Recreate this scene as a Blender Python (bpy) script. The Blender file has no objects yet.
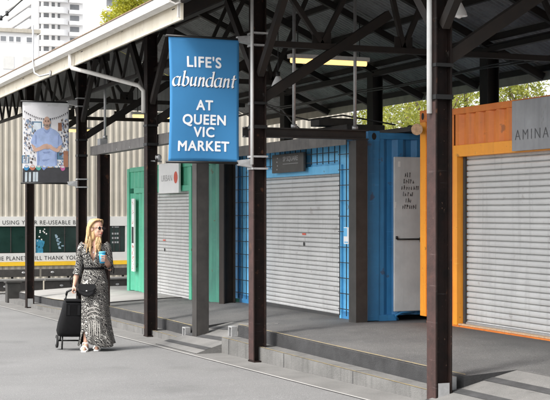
import bpy, bmesh, math, random
from mathutils import Vector, Matrix, noise
random.seed(7)
R = math.radians
scene = bpy.context.scene
col = scene.collection

# ------------------------------------------------------------------ camera
# world: X runs along the shed front (to the right), Y into the shed, Z up; X = -s
YAW = 67.44
cam_d = bpy.data.cameras.new('camera')
cam_d.sensor_width = 36.0
cam_d.lens = 85.1
cam_d.shift_y = 12.0/550
cam_d.clip_start = 0.1
cam_d.clip_end = 3000
cam = bpy.data.objects.new('camera', cam_d)
cam.location = (0, 0, 1.75)
cam.rotation_euler = (R(90), 0, R(YAW))
col.objects.link(cam)
scene.camera = cam

# ------------------------------------------------------------------ light
SUN_EL = 52.0
to_sun = Vector((0.28, -0.96, 0)).normalized()*math.cos(R(SUN_EL)) + Vector((0, 0, math.sin(R(SUN_EL))))
world = bpy.data.worlds.new('World'); scene.world = world
world.use_nodes = True
wn = world.node_tree; bg = wn.nodes['Background']
sky = wn.nodes.new('ShaderNodeTexSky'); sky.sky_type = 'NISHITA'; sky.sun_disc = False
sky.sun_elevation = R(SUN_EL)
sky.sun_rotation = math.atan2(to_sun.x, to_sun.y)
sky.air_density = 1.0; sky.dust_density = 4.0; sky.ozone_density = 1.0
hs = wn.nodes.new('ShaderNodeHueSaturation'); hs.inputs['Saturation'].default_value = 0.22
wn.links.new(sky.outputs[0], hs.inputs['Color'])
wn.links.new(hs.outputs[0], bg.inputs['Color'])
bg.inputs['Strength'].default_value = 0.15
sun_d = bpy.data.lights.new('sun', 'SUN'); sun_d.energy = 1.2; sun_d.angle = R(11); sun_d.color = (1, .965, .91)
sun = bpy.data.objects.new('sun', sun_d); col.objects.link(sun)
sun.rotation_euler = to_sun.to_track_quat('Z', 'Y').to_euler()
sun.location = (-10, -20, 40)
vs = scene.view_settings
vs.view_transform = 'Standard'; vs.look = 'None'; vs.gamma = 1; vs.use_curve_mapping = False
vs.exposure = 1.5

# ------------------------------------------------------------------ helpers
CT, ST = math.cos(R(90-YAW)), math.sin(R(90-YAW))     # cos / sin of the angle between view and shed front
def s_at(px, D):                                       # distance along the shed of a bearing at depth D
    u = (px-275)/1300.0
    return D*(CT-u*ST)/(ST+u*CT)
def d_at(px, s):
    u = (px-275)/1300.0
    return s*(ST+u*CT)/(CT-u*ST)
def xa(px, D): return -s_at(px, D)
def za(py, x, D):                                      # height
    Z = -x*CT + D*ST
    return 1.75-(py-212)*Z/1300.0
def pl(pts, s):                                        # piecewise linear
    if s <= pts[0][0]: return pts[0][1]
    for (a, b), (c, d) in zip(pts, pts[1:]):
        if s <= c: return b+(d-b)*(s-a)/(c-a)
    return pts[-1][1]
def road_z(s): return pl([(-5, .30), (0, .262), (40, -.482), (60, -.6), (2000, -.6)], s)
def edge_z(s): return pl([(9, .32), (15.32, .32), (17, .157), (19, .155), (22, .13), (25.6, .0), (29.5, -.06)], s)
def back_z(s): return pl([(0, .42), (9, .405), (14.2, .395), (14.9, .335), (19.7, .30), (20.5, .22), (22.5, .18), (26, .12), (30, .0)], s)
def low_z(s): return pl([(9, .178), (16, .176), (16.9, .02), (19, .01), (22, -.02), (25.6, -.13), (29.5, -.19)], s)
def floor_z(s, D):
    t = min(1, max(0, (D-5.86)/(7.3-5.86)))
    return edge_z(s)*(1-t)+back_z(s)*t

SPLIT = {'printed_folds', 'printed_skin', 'corner_post', 'top_rail', 'bottom_rail', 'knee_brace', 'rafter', 'strap', 'foot_bracket', 'web_member', 'brace', 'arm', 'bracket', 'purlin', 'lifting_hole',
         'bolt', 'pier', 'mullion', 'bench_leg', 'back_support', 'window_notice', 'insulator', 'suspension_wire', 'sleeve_tie', 'fin', 'printed_frame', 'printed_picture', 'paint_mark', 'print', 'gutter', 'strut', 'axle', 'printed_ornament', 'printed_towel', 'balcony', 'gusset', 'emblem_mark'}
class MB:
    def __init__(self): self.bm = bmesh.new()
    def quad(self, pts, mi=0):
        f = self.bm.faces.new([self.bm.verts.new(p) for p in pts]); f.material_index = mi; return f
    def hexa(self, b, t):
        bm = self.bm
        vb = [bm.verts.new(p) for p in b]; vt = [bm.verts.new(p) for p in t]; n = len(vb)
        bm.faces.new(vb[::-1]); bm.faces.new(vt)
        for i in range(n): bm.faces.new([vb[i], vb[(i+1) % n], vt[(i+1) % n], vt[i]])
    def box(self, x0, x1, y0, y1, z0, z1):
        self.hexa([(x0, y0, z0), (x1, y0, z0), (x1, y1, z0), (x0, y1, z0)],
                  [(x0, y0, z1), (x1, y0, z1), (x1, y1, z1), (x0, y1, z1)])
    def bar(self, p, q, w, h, up=(0, 0, 1)):
        p, q = Vector(p), Vector(q); d = (q-p).normalized(); up = Vector(up)
        if abs(d.dot(up)) > .98: up = Vector((1, 0, 0))
        a = d.cross(up).normalized(); b = a.cross(d)
        o = [a*(-w/2)+b*(-h/2), a*(w/2)+b*(-h/2), a*(w/2)+b*(h/2), a*(-w/2)+b*(h/2)]
        self.hexa([p+v for v in o], [q+v for v in o])
    def tube(self, pts, r, n=8, caps=True):
        pts = [Vector(p) for p in pts]; rings = []
        rr = r if isinstance(r, (list, tuple)) else [r]*len(pts)
        for i, p in enumerate(pts):
            d = (pts[min(i+1, len(pts)-1)]-pts[max(i-1, 0)]).normalized()
            up = Vector((0, 0, 1)) if abs(d.z) < .9 else Vector((1, 0, 0))
            if i and abs(d.dot(lastu)) < .95: up = lastu
            a = d.cross(up).normalized(); b = a.cross(d).normalized(); lastu = b
            rings.append([self.bm.verts.new(p+a*(rr[i]*math.cos(2*math.pi*k/n))+b*(rr[i]*math.sin(2*math.pi*k/n))) for k in range(n)])
        for A, B in zip(rings, rings[1:]):
            for k in range(n):
                f = self.bm.faces.new([A[k], A[(k+1) % n], B[(k+1) % n], B[k]]); f.smooth = True
        if caps:
            self.bm.faces.new(rings[0][::-1]); self.bm.faces.new(rings[-1])
    def ell(self, c, r, rot=None, n=14, m=10):
        M = Matrix.Translation(c) @ (rot.to_4x4() if rot else Matrix.Identity(4)) @ Matrix.Diagonal((r[0], r[1], r[2], 1))
        res = bmesh.ops.create_uvsphere(self.bm, u_segments=n, v_segments=m, radius=1, matrix=M)
        for v in res['verts']:
            for f in v.link_faces: f.smooth = True
    def grid(self, us, vs_, fn, mi=0, smooth=False):
        V = [[self.bm.verts.new(fn(u, v)) for v in vs_] for u in us]
        for i in range(len(us)-1):
            for j in range(len(vs_)-1):
                f = self.bm.faces.new([V[i][j], V[i+1][j], V[i+1][j+1], V[i][j+1]]); f.smooth = smooth; f.material_index = mi
        return V
    def disc(self, c, r, ax, ay, n=20, ry=None):
        ry = ry or r; c = Vector(c)
        self.bm.faces.new([self.bm.verts.new(c+ax*(r*math.cos(2*math.pi*k/n))+ay*(ry*math.sin(2*math.pi*k/n))) for k in range(n)])
    def loose(self):
        bm = self.bm; bm.verts.index_update(); seen = set(); groups = []
        for v in bm.verts:
            if v.index in seen: continue
            st, g = [v], []
            seen.add(v.index)
            while st:
                q = st.pop(); g.append(q)
                for e in q.link_edges:
                    o = e.other_vert(q)
                    if o.index not in seen: seen.add(o.index); st.append(o)
            groups.append(g)
        return groups
    def build(self, name, mats, parent=None, bevel=0, recalc=True, label=None):
        if name in SPLIT:                       # every separate piece becomes an object of its own
            groups = self.loose()
            if len(groups) > 1:
                res = []
                for g in groups:
                    m2 = MB(); mp = {v: m2.bm.verts.new(v.co) for v in g}
                    for f in {f for v in g for f in v.link_faces}:
                        nf = m2.bm.faces.new([mp[v] for v in f.verts]); nf.smooth = f.smooth
                    res.append(m2.build(name, mats, parent, bevel, recalc, label))
                self.bm.free(); return res[0]
        if recalc: bmesh.ops.recalc_face_normals(self.bm, faces=self.bm.faces)
        me = bpy.data.meshes.new(name); self.bm.to_mesh(me); self.bm.free()
        for m in (mats if isinstance(mats, (list, tuple)) else [mats]): me.materials.append(m)
        o = bpy.data.objects.new(name, me); col.objects.link(o)
        if parent: o.parent = parent; o.matrix_parent_inverse = Matrix.Translation(parent.location).inverted() if not any(parent.rotation_euler) else Matrix.Identity(4)
        if bevel:
            b = o.modifiers.new('bevel', 'BEVEL'); b.width = bevel; b.segments = 2; b.limit_method = 'ANGLE'
        if label: o['label'] = label
        return o
def empty(name, loc, rz=0):
    o = bpy.data.objects.new(name, None); o.location = loc; o.rotation_euler = (0, 0, rz)
    o.empty_display_size = .2; col.objects.link(o); return o
def tag(o, label=None, cat=None, group=None, kind=None):
    if label: o['label'] = label
    if cat: o['category'] = cat
    if group: o['group'] = group
    if kind: o['kind'] = kind
    return o
def dup(root, dx, label=None, dz=0, dy=0):
    def cp(o, par=None):
        c = o.copy(); col.objects.link(c)
        if par:
            c.parent = par
        else:
            c.location = o.location+Vector((dx, dy, dz))
        for ch in [k for k in o.children]: cp(ch, c)
        return c
    c = cp(root)
    if label: c['label'] = label
    return c

# ------------------------------------------------------------------ materials
MATS = {}
def mat(name, c, rough=.6, var=.12, scale=3.0, c2=None, bump=0, bscale=60, metal=0, spec=.4, detail=6, streak=0, emit=None, estr=0, translucent=0, dirt=None, agg=0, chips=None):
    m = bpy.data.materials.new(name); m.use_nodes = True; nt = m.node_tree; N = nt.nodes; L = nt.links
    b = N['Principled BSDF']; b.inputs['Roughness'].default_value = rough; b.inputs['Metallic'].default_value = metal
    b.inputs['Specular IOR Level'].default_value = spec
    tc = N.new('ShaderNodeTexCoord')
    n1 = N.new('ShaderNodeTexNoise'); n1.inputs['Scale'].default_value = scale; n1.inputs['Detail'].default_value = detail; n1.inputs['Roughness'].default_value = .6
    L.new(tc.outputs['Object'], n1.inputs['Vector'])
    mr = N.new('ShaderNodeMapRange'); mr.inputs['From Min'].default_value = .3; mr.inputs['From Max'].default_value = .7
    L.new(n1.outputs[0], mr.inputs['Value'])
    mx = N.new('ShaderNodeMix'); mx.data_type = 'RGBA'
    ca = c2 if c2 else tuple(x*(1-var) for x in c); cb = c if c2 else tuple(min(1, x*(1+var)) for x in c)
    mx.inputs['A'].default_value = (*ca, 1); mx.inputs['B'].default_value = (*cb, 1)
    L.new(mr.outputs[0], mx.inputs['Factor'])
    out = mx.outputs['Result']
    if streak:                                   # rain streaks and grime running down
        mp = N.new('ShaderNodeMapping'); mp.inputs['Scale'].default_value = (9, 9, .7)
        L.new(tc.outputs['Object'], mp.inputs['Vector'])
        n2 = N.new('ShaderNodeTexNoise'); n2.inputs['Scale'].default_value = 1.6; n2.inputs['Detail'].default_value = 5
        L.new(mp.outputs[0], n2.inputs['Vector'])
        m2 = N.new('ShaderNodeMapRange'); m2.inputs['From Min'].default_value = .52; m2.inputs['From Max'].default_value = .75
        m2.inputs['To Max'].default_value = streak
        L.new(n2.outputs[0], m2.inputs['Value'])
        mx2 = N.new('ShaderNodeMix'); mx2.data_type = 'RGBA'
        L.new(out, mx2.inputs['A']); mx2.inputs['B'].default_value = (*(dirt or tuple(x*.35 for x in c)), 1)
        L.new(m2.outputs[0], mx2.inputs['Factor']); out = mx2.outputs['Result']
    def over(out, fac_socket, colr):
        m_ = N.new('ShaderNodeMix'); m_.data_type = 'RGBA'; L.new(out, m_.inputs['A']); m_.inputs['B'].default_value = (*colr, 1); L.new(fac_socket, m_.inputs['Factor']); return m_.outputs['Result']
    def ramp(sock, a, b_, to=1.0):
        r_ = N.new('ShaderNodeMapRange'); r_.inputs['From Min'].default_value = a; r_.inputs['From Max'].default_value = b_; r_.inputs['To Max'].default_value = to; L.new(sock, r_.inputs['Value']); return r_.outputs[0]
    def nz(sc, det=3, vec=None):
        n_ = N.new('ShaderNodeTexNoise'); n_.inputs['Scale'].default_value = sc; n_.inputs['Detail'].default_value = det; L.new(vec or tc.outputs['Object'], n_.inputs['Vector']); return n_.outputs[0]
    if agg:                                      # stone chips, gum spots, oil stains, hairline cracks
        out = over(out, ramp(nz(95, 2), .56, .72, .5*agg), tuple(min(1, x*1.9) for x in c))
        out = over(out, ramp(nz(120, 2), .58, .72, .55*agg), tuple(x*.35 for x in c))
        out = over(out, ramp(nz(.9, 6), .60, .74, .35*agg), tuple(x*.55 for x in c))
        v = N.new('ShaderNodeTexVoronoi'); v.inputs['Scale'].default_value = 2.3; L.new(tc.outputs['Object'], v.inputs['Vector'])
        out = over(out, ramp(v.outputs['Distance'], .055, .04, .45*agg), tuple(x*.45 for x in c))
        n_ = N.new('ShaderNodeTexNoise'); n_.inputs['Scale'].default_value = 1.4; n_.inputs['Detail'].default_value = 4; L.new(tc.outputs['Object'], n_.inputs['Vector'])
        va = N.new('ShaderNodeVectorMath'); va.operation = 'MULTIPLY_ADD'; va.inputs[1].default_value = (.9, .9, .9); L.new(n_.outputs['Color'], va.inputs[0]); L.new(tc.outputs['Object'], va.inputs[2])
        v2 = N.new('ShaderNodeTexVoronoi'); v2.feature = 'DISTANCE_TO_EDGE'; v2.inputs['Scale'].default_value = .42; L.new(va.outputs[0], v2.inputs['Vector'])
        mm = N.new('ShaderNodeMath'); mm.operation = 'MULTIPLY'; L.new(ramp(v2.outputs['Distance'], .007, .002), mm.inputs[0]); L.new(ramp(nz(.5, 2), .56, .62, .18), mm.inputs[1])
        out = over(out, mm.outputs[0], tuple(x*.3 for x in c))
    if chips:                                    # chipped paint: rust and bare spots, scuffs
        out = over(out, ramp(nz(6, 8), .66, .70, chips), (.10, .045, .025))
        out = over(out, ramp(nz(38, 4), .69, .72, chips*.8), (.16, .10, .07))
        mp2 = N.new('ShaderNodeMapping'); mp2.inputs['Scale'].default_value = (2, 2, 26); L.new(tc.outputs['Object'], mp2.inputs['Vector'])
        out = over(out, ramp(nz(2.2, 5, mp2.outputs[0]), .66, .72, chips*.5), tuple(min(1, x*1.5+.08) for x in c))
    L.new(out, b.inputs['Base Color'])
    if bump:
        n3 = N.new('ShaderNodeTexNoise'); n3.inputs['Scale'].default_value = bscale; n3.inputs['Detail'].default_value = 4
        L.new(tc.outputs['Object'], n3.inputs['Vector'])
        bp = N.new('ShaderNodeBump'); bp.inputs['Strength'].default_value = bump; bp.inputs['Distance'].default_value = .01
        L.new(n3.outputs[0], bp.inputs['Height']); L.new(bp.outputs[0], b.inputs['Normal'])
    if emit:
        b.inputs['Emission Color'].default_value = (*emit, 1); b.inputs['Emission Strength'].default_value = estr
    if translucent:
        t = N.new('ShaderNodeBsdfTranslucent'); L.new(out, t.inputs['Color'])
        ms = N.new('ShaderNodeMixShader'); ms.inputs[0].default_value = translucent
        L.new(b.outputs[0], ms.inputs[1]); L.new(t.outputs[0], ms.inputs[2])
        L.new(ms.outputs[0], N['Material Output'].inputs['Surface'])
    MATS[name] = m
    return m
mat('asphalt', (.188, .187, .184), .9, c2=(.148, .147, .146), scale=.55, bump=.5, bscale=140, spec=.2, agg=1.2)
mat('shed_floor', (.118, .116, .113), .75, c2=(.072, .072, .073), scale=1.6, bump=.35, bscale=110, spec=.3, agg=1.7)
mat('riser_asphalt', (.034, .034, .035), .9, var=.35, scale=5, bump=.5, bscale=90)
mat('kerb_concrete', (.17, .167, .16), .85, c2=(.11, .108, .104), scale=3.5, bump=.4, bscale=80, spec=.2, streak=.5, agg=.5)
mat('concrete', (.185, .181, .174), .85, c2=(.125, .123, .118), scale=2.2, agg=.45, bump=.4, bscale=80, spec=.2)
mat('pale_concrete', (.36, .35, .335), .85, c2=(.27, .265, .255), scale=1.4, bump=.3, bscale=80, spec=.2)
mat('dark_patch', (.045, .045, .046), .9, var=.3, scale=6, bump=.4)
mat('yellow_paint', (.40, .30, .12), .7, c2=(.14, .13, .11), scale=9)
mat('post_paint', (.007, .0055, .005), .65, c2=(.020, .010, .008), spec=.22, scale=7, bump=.25, bscale=40, chips=.7)
mat('lit_post_brown', (.062, .030, .026), .65, c2=(.028, .016, .014), scale=9, chips=.6, bump=.2, bscale=60)  # sunlit side of the posts put into the colour: lighter, redder brown, with chips
mat('truss_paint', (.013, .011, .010), .7, c2=(.024, .017, .013), scale=5)
mat('roof_under', (.38, .375, .365), .8, c2=(.22, .215, .21), scale=2.2, streak=.5)
mat('beam_grey', (.17, .16, .15), .6, c2=(.10, .095, .09), scale=5, streak=.6)
mat('far_board', (.50, .45, .37), .7, c2=(.36, .32, .26), scale=4, streak=.4)
mat('leg_grey', (.055, .050, .046), .6, c2=(.030, .028, .026), scale=5, streak=.5)
mat('dark_grey_steel', (.036, .034, .032), .5, var=.25, scale=6)
mat('cream_paint', (.78, .72, .60), .55, c2=(.70, .63, .50), scale=4, streak=.25, dirt=(.4, .33, .24), chips=.25)
mat('gutter_paint', (.72, .70, .66), .45, var=.08, scale=4, streak=.3, dirt=(.35, .28, .2))
mat('gutter_rim', (.22, .15, .10), .6, var=.3, scale=12)
mat('galv', (.50, .50, .50), .4, c2=(.38, .38, .38), scale=18, metal=.5)
mat('shutter', (.60, .60, .59), .42, c2=(.50, .50, .495), scale=2.0, streak=.30, metal=.15, chips=.25)
mat('shutter_dark', (.05, .05, .05), .6)
mat('blue_paint', (.055, .27, .55), .45, c2=(.045, .21, .44), scale=3, streak=.4, bump=.05, chips=.55)
mat('orange_paint', (.76, .23, .035), .45, c2=(.60, .16, .028), scale=3, streak=.4, dirt=(.32, .10, .03), chips=.55)
mat('orange_light', (.92, .37, .035), .42, c2=(.84, .31, .03), scale=3, streak=.25, dirt=(.4, .15, .04), chips=.55)
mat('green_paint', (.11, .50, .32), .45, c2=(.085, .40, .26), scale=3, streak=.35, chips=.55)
mat('blue_light', (.16, .52, .82), .45, c2=(.12, .43, .72), scale=3, streak=.25, chips=.55)  # blue_paint brightened, daylight on the front put into the colour; also flyer print
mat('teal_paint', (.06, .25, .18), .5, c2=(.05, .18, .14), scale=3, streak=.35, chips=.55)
mat('mesh_black', (.015, .015, .017), .5)
mat('sign_dark', (.055, .052, .048), .55, c2=(.075, .072, .066), scale=9)
mat('sign_grey', (.36, .36, .37), .35, c2=(.27, .27, .275), scale=3, metal=.4, streak=.25)
mat('sign_white', (.80, .80, .79), .5, var=.04)
mat('ink_grey', (.30, .30, .30), .6)
mat('ink_faded', (.10, .10, .105), .6)
mat('ink_black', (.02, .02, .02), .6)
mat('ink_red', (.62, .10, .06), .6)
mat('ink_pink', (.60, .25, .2), .6, var=.5, scale=40)
mat('panel_grey', (.66, .68, .68), .5, c2=(.53, .55, .555), scale=4, streak=.5, bump=.1, dirt=(.5, .5, .5))
mat('banner_blue', (.045, .22, .46), .75, var=.06, scale=2)
mat('banner_white', (.90, .91, .92), .75, var=.03)
mat('wall_cream', (.48, .44, .37), .6, c2=(.40, .365, .30), scale=1.6, streak=.3)
mat('band_white', (.62, .61, .58), .6, var=.05)
mat('band_yellow', (.80, .50, .03), .55)
mat('glass_dark', (.012, .028, .024), .12, var=.3, spec=.6)
mat('timber_dark', (.035, .032, .030), .7, c2=(.055, .05, .046), scale=12)
mat('notice_blue', (.35, .42, .46), .6, c2=(.10, .22, .30), scale=14)
mat('poster_blue', (.05, .30, .44), .6, c2=(.02, .12, .22), scale=16)
mat('skin', (.56, .33, .24), .5, var=.05, scale=20)
mat('hair', (.58, .40, .20), .45, c2=(.36, .23, .11), scale=28)
mat('lips', (.50, .10, .09), .4)
mat('lens', (.012, .010, .010), .12, spec=.7)
mat('bag_black', (.004, .004, .0045), .75, var=.3, scale=30, spec=.15)
mat('leather', (.006, .006, .007), .4, var=.2, spec=.3)
mat('metal_black', (.010, .010, .010), .45)
mat('tyre', (.018, .018, .018), .8)
mat('hub', (.22, .22, .22), .5)
mat('lid_blue', (.10, .42, .60), .45)
mat('cup_blue', (.035, .30, .52), .45, var=.05)
mat('white_plastic', (.78, .78, .76), .4)
mat('print_white', (.34, .325, .30), .8)
mat('tower_white', (.88, .87, .86), .7, var=.03, scale=.1)
mat('tower_glass', (.16, .165, .175), .35, c2=(.28, .29, .30), scale=.25)
mat('bark', (.09, .065, .045), .9, var=.3)
mat('leaf', (.40, .39, .07), .6, c2=(.14, .18, .03), scale=1.6, translucent=.55)
mat('leaf_yellow', (.55, .50, .05), .6, c2=(.22, .27, .03), scale=1.0, translucent=.5)
mat('tube_lit', (.9, .7, .4), .4, emit=(1.0, .63, .22), estr=.6)
mat('lamp_white', (.85, .85, .84), .35)
mat('cord', (.02, .02, .02), .6)
mat('timber_end', (.55, .38, .24), .7, var=.25, scale=30)

def dress_material():
    m = bpy.data.materials.new('dress_print'); m.use_nodes = True; N = m.node_tree.nodes; L = m.node_tree.links
    b = N['Principled BSDF']; b.inputs['Roughness'].default_value = .8
    tc = N.new('ShaderNodeTexCoord')
    nz = N.new('ShaderNodeTexNoise'); nz.inputs['Scale'].default_value = 22; nz.inputs['Detail'].default_value = 2
    L.new(tc.outputs['Object'], nz.inputs['Vector'])
    vm = N.new('ShaderNodeVectorMath'); vm.operation = 'MULTIPLY_ADD'
    vm.inputs[1].default_value = (.06, .06, .06); L.new(nz.outputs['Color'], vm.inputs[0]); L.new(tc.outputs['Object'], vm.inputs[2])
    vo = N.new('ShaderNodeTexVoronoi'); vo.feature = 'DISTANCE_TO_EDGE'; vo.inputs['Scale'].default_value = 46
    L.new(vm.outputs[0], vo.inputs['Vector'])
    wv = N.new('ShaderNodeTexWave'); wv.inputs['Scale'].default_value = 25; wv.inputs['Distortion'].default_value = 7; wv.inputs['Detail'].default_value = 1.5
    wv.bands_direction = 'DIAGONAL'
    L.new(vm.outputs[0], wv.inputs['Vector'])
    a = N.new('ShaderNodeMath'); a.operation = 'LESS_THAN'; a.inputs[1].default_value = .13; L.new(vo.outputs['Distance'], a.inputs[0])
    c = N.new('ShaderNodeMath'); c.operation = 'GREATER_THAN'; c.inputs[1].default_value = .92; L.new(wv.outputs['Fac'], c.inputs[0])
    d = N.new('ShaderNodeMath'); d.operation = 'MULTIPLY'; L.new(a.outputs[0], d.inputs[0])
    n2 = N.new('ShaderNodeTexNoise'); n2.inputs['Scale'].default_value = 11; L.new(tc.outputs['Object'], n2.inputs['Vector'])
    e = N.new('ShaderNodeMath'); e.operation = 'GREATER_THAN'; e.inputs[1].default_value = .66; L.new(n2.outputs[0], e.inputs[0])
    L.new(e.outputs[0], d.inputs[1])
    g = N.new('ShaderNodeMath'); g.operation = 'MAXIMUM'; L.new(d.outputs[0], g.inputs[0]); L.new(c.outputs[0], g.inputs[1])
    mx = N.new('ShaderNodeMix'); mx.data_type = 'RGBA'
    mx.inputs['A'].default_value = (.007, .006, .006, 1); mx.inputs['B'].default_value = (.52, .50, .46, 1)
    L.new(g.outputs[0], mx.inputs['Factor']); L.new(mx.outputs['Result'], b.inputs['Base Color'])
    MATS['dress'] = m
dress_material()
M = MATS

def text_mesh(name, s, size, origin, ux, uz, m, parent=None, shear=0, off=0, align='CENTER', fn=None, spacing=1.0, wscale=1.0, width=None, bold=0):
    """lettering laid on a surface: origin = baseline point, ux = writing direction, uz = up"""
    cu = bpy.data.curves.new('lettering', 'FONT'); cu.body = s; cu.size = size; cu.align_x = align
    cu.shear = shear; cu.offset = off; cu.space_character = spacing; cu.resolution_u = 4
    ob = bpy.data.objects.new('lettering', cu); col.objects.link(ob)
    dg = bpy.context.evaluated_depsgraph_get()
    me = bpy.data.meshes.new_from_object(ob.evaluated_get(dg))
    bpy.data.objects.remove(ob)
    ux = Vector(ux); uz = Vector(uz); origin = Vector(origin)
    if width: wscale = width/max(v.co.x for v in me.vertices)
    for v in me.vertices:
        p = origin+ux*(v.co.x*wscale)+uz*v.co.y
        v.co = fn(p) if fn else p
    if bold:                                     # heavier strokes: the outline repeated a few millimetres aside
        bm = bmesh.new(); nrm = ux.cross(uz)*-1
        for k, (dx, dz) in enumerate(((0, 0), (bold, 0), (-bold, 0), (0, bold), (0, -bold), (bold*.7, bold*.7), (-bold*.7, -bold*.7), (bold*.7, -bold*.7), (-bold*.7, bold*.7))):
            m2 = me.copy(); m2.transform(Matrix.Translation(ux*dx+uz*dz-nrm*(.00012*k))); bm.from_mesh(m2); bpy.data.meshes.remove(m2)
        bm.to_mesh(me); bm.free()
    me.materials.clear(); me.materials.append(m)
    o = bpy.data.objects.new(name, me); col.objects.link(o)
    if parent: o.parent = parent; o.matrix_parent_inverse = Matrix.Translation(parent.location).inverted()
    return o

# ------------------------------------------------------------------ setting: ground
def ground():
    mb = MB()
    ss = [-400, -60, -5] + [i*2.5 for i in range(0, 27)] + [90, 150, 400, 1500]
    ds = [-500, -80, -20, -5, 0, 2, 4, 5.0, 5.6, 7, 10, 13, 20, 60, 300, 900]
    mb.grid(ss, ds, lambda s, D: (-s, D, road_z(s)-(.09 if 5.9 < D < 14 and s < 29 else 0)))
    tag(mb.build('road', M['asphalt']), 'pale grey asphalt roadway sloping along the shed', kind='structure')
    mb = MB(); ss = [i*1.0 for i in range(-4, 31)]       # concrete drain strip at the foot of the posts
    mb.grid(ss, [5.22, 5.74], lambda s, D: (-s, D, road_z(s)+.004))
    tag(mb.build('drain_strip', M['concrete']), 'pale concrete strip along the foot of the posts', kind='structure')
    mb = MB(); mb.grid(ss, [5.19, 5.225], lambda s, D: (-s, D, road_z(s)+.008))
    tag(mb.build('strip_edge', M['pale_concrete']), 'light edge line of the concrete strip', kind='structure')
ground()

A0, A1, B0, B1, C1 = 9.82, 15.32, 17.0, 22.6, 29.2
def frange(a, b, st):
    n = max(1, int(math.ceil((b-a)/st))); return [a+(b-a)*i/n for i in range(n+1)]
def platform():
    mb = MB()
    D2 = [6.4, 6.85, 7.3, 9, 11, 13.2]
    mb.grid(frange(-6, B1, .8), D2, lambda s, D: (-s, D, floor_z(s, D)))
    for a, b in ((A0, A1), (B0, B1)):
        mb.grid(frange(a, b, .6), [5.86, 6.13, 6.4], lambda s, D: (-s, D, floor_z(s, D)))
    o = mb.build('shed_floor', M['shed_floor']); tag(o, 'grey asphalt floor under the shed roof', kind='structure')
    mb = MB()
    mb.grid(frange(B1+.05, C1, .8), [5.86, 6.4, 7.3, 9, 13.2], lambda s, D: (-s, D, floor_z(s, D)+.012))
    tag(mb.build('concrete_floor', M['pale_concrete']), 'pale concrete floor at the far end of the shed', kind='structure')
    mb = MB(); mb.box(-B1-.05, -B1, 5.86, 13.2, -.2, .05)
    mb.grid([B1, B1+.05], [5.86, 7.3, 13.2], lambda s, D: (-s, D, floor_z(s, D)-.004))
    tag(mb.build('floor_joint', M['dark_patch']), 'dark joint across the floor', kind='structure')
    # risers and end faces
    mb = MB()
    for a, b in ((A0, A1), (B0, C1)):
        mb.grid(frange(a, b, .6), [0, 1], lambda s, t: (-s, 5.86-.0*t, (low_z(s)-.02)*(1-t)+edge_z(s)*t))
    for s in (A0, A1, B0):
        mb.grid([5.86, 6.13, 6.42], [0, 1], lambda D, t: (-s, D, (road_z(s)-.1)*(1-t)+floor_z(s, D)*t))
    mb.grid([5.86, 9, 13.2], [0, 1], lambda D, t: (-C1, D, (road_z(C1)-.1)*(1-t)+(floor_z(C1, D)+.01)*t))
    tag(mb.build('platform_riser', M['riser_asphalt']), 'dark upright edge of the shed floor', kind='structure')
    # lower step
    for a, b in ((A0-.05, A1), (B0-.15, C1+.4)):
        mb = MB()
        S = frange(a, b, .6)
        mb.grid(S, [5.64, 5.86], lambda s, D: (-s, D, low_z(s)))
        mb.grid(S, [0, 1], lambda s, t: (-s, 5.64, (road_z(s)-.05)*(1-t)+low_z(s)*t))
        for s in (a, b): mb.quad([(-s, 5.64, road_z(s)-.1), (-s, 5.86, road_z(s)-.1), (-s, 5.86, low_z(s)), (-s, 5.64, low_z(s))])
        tag(mb.build('kerb_step', M['kerb_concrete']), 'concrete kerb step below the shed floor', kind='structure')
    mb = MB()
    for a, b in ((A0, A1), (B0, C1)):
        for k in range(1, int((b-a)/1.75)+1):
            q = a+k*1.75
            if q > b-.2: continue
            mb.quad([(-q-.006, 5.6375, road_z(q)), (-q+.006, 5.6375, road_z(q)), (-q+.006, 5.6375, low_z(q)-.002), (-q-.006, 5.6375, low_z(q)-.002)])
            mb.quad([(-q-.006, 5.6375, low_z(q)+.0035), (-q+.006, 5.6375, low_z(q)+.0035), (-q+.006, 5.857, low_z(q)+.0035), (-q-.006, 5.857, low_z(q)+.0035)])
    tag(mb.build('kerb_joint', M['dark_patch']), 'dark joints between the kerb blocks', kind='structure')
    mb = MB()
    for a, b in ((A0, A1), (B0, C1-3)):
        mb.grid(frange(a, b, .6), [5.862, 5.882], lambda s, D: (-s, D, floor_z(s, D)+.016))
        mb.grid(frange(a, b, .6), [5.641, 5.659], lambda s, D: (-s, D, low_z(s)+.004))
    tag(mb.build('nosing_line', M['yellow_paint']), 'worn yellow line along the step edges', kind='structure')
    # ramps
    for a, b, nm in ((-6, A0-.0, 0), (A1, B0, 1)):
        mb = MB()
        D3 = [5.3, 5.6, 5.9, 6.2, 6.42]
        def rz(s, D):
            t = (D-5.3)/(6.4-5.3); t = max(0, min(1, t))
            return (road_z(s)+.009)*(1-t)+(floor_z(s, 6.4))*t+.002
        mb.grid(frange(a, b, .5), D3, lambda s, D: (-s, D, rz(s, D)))
        for s in (a, b):
            mb.grid(D3, [0, 1], lambda D, t: (-s, D, (road_z(s)-.02)*(1-t)+rz(s, D)*t))
        tag(mb.build('ramp', M['concrete']), 'pale concrete vehicle ramp up to the shed floor', kind='structure')
        mb = MB()
        for d0 in ((5.42, 5.50), (5.72, 5.82), (6.06, 6.16)):
            mb.grid(frange(a, b, .5), list(d0), lambda s, D: (-s, D, rz(s, D)+.004))
        tag(mb.build('grip_strip', M['dark_patch']), 'dark grip strips across the ramp', kind='structure')
platform()

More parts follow.
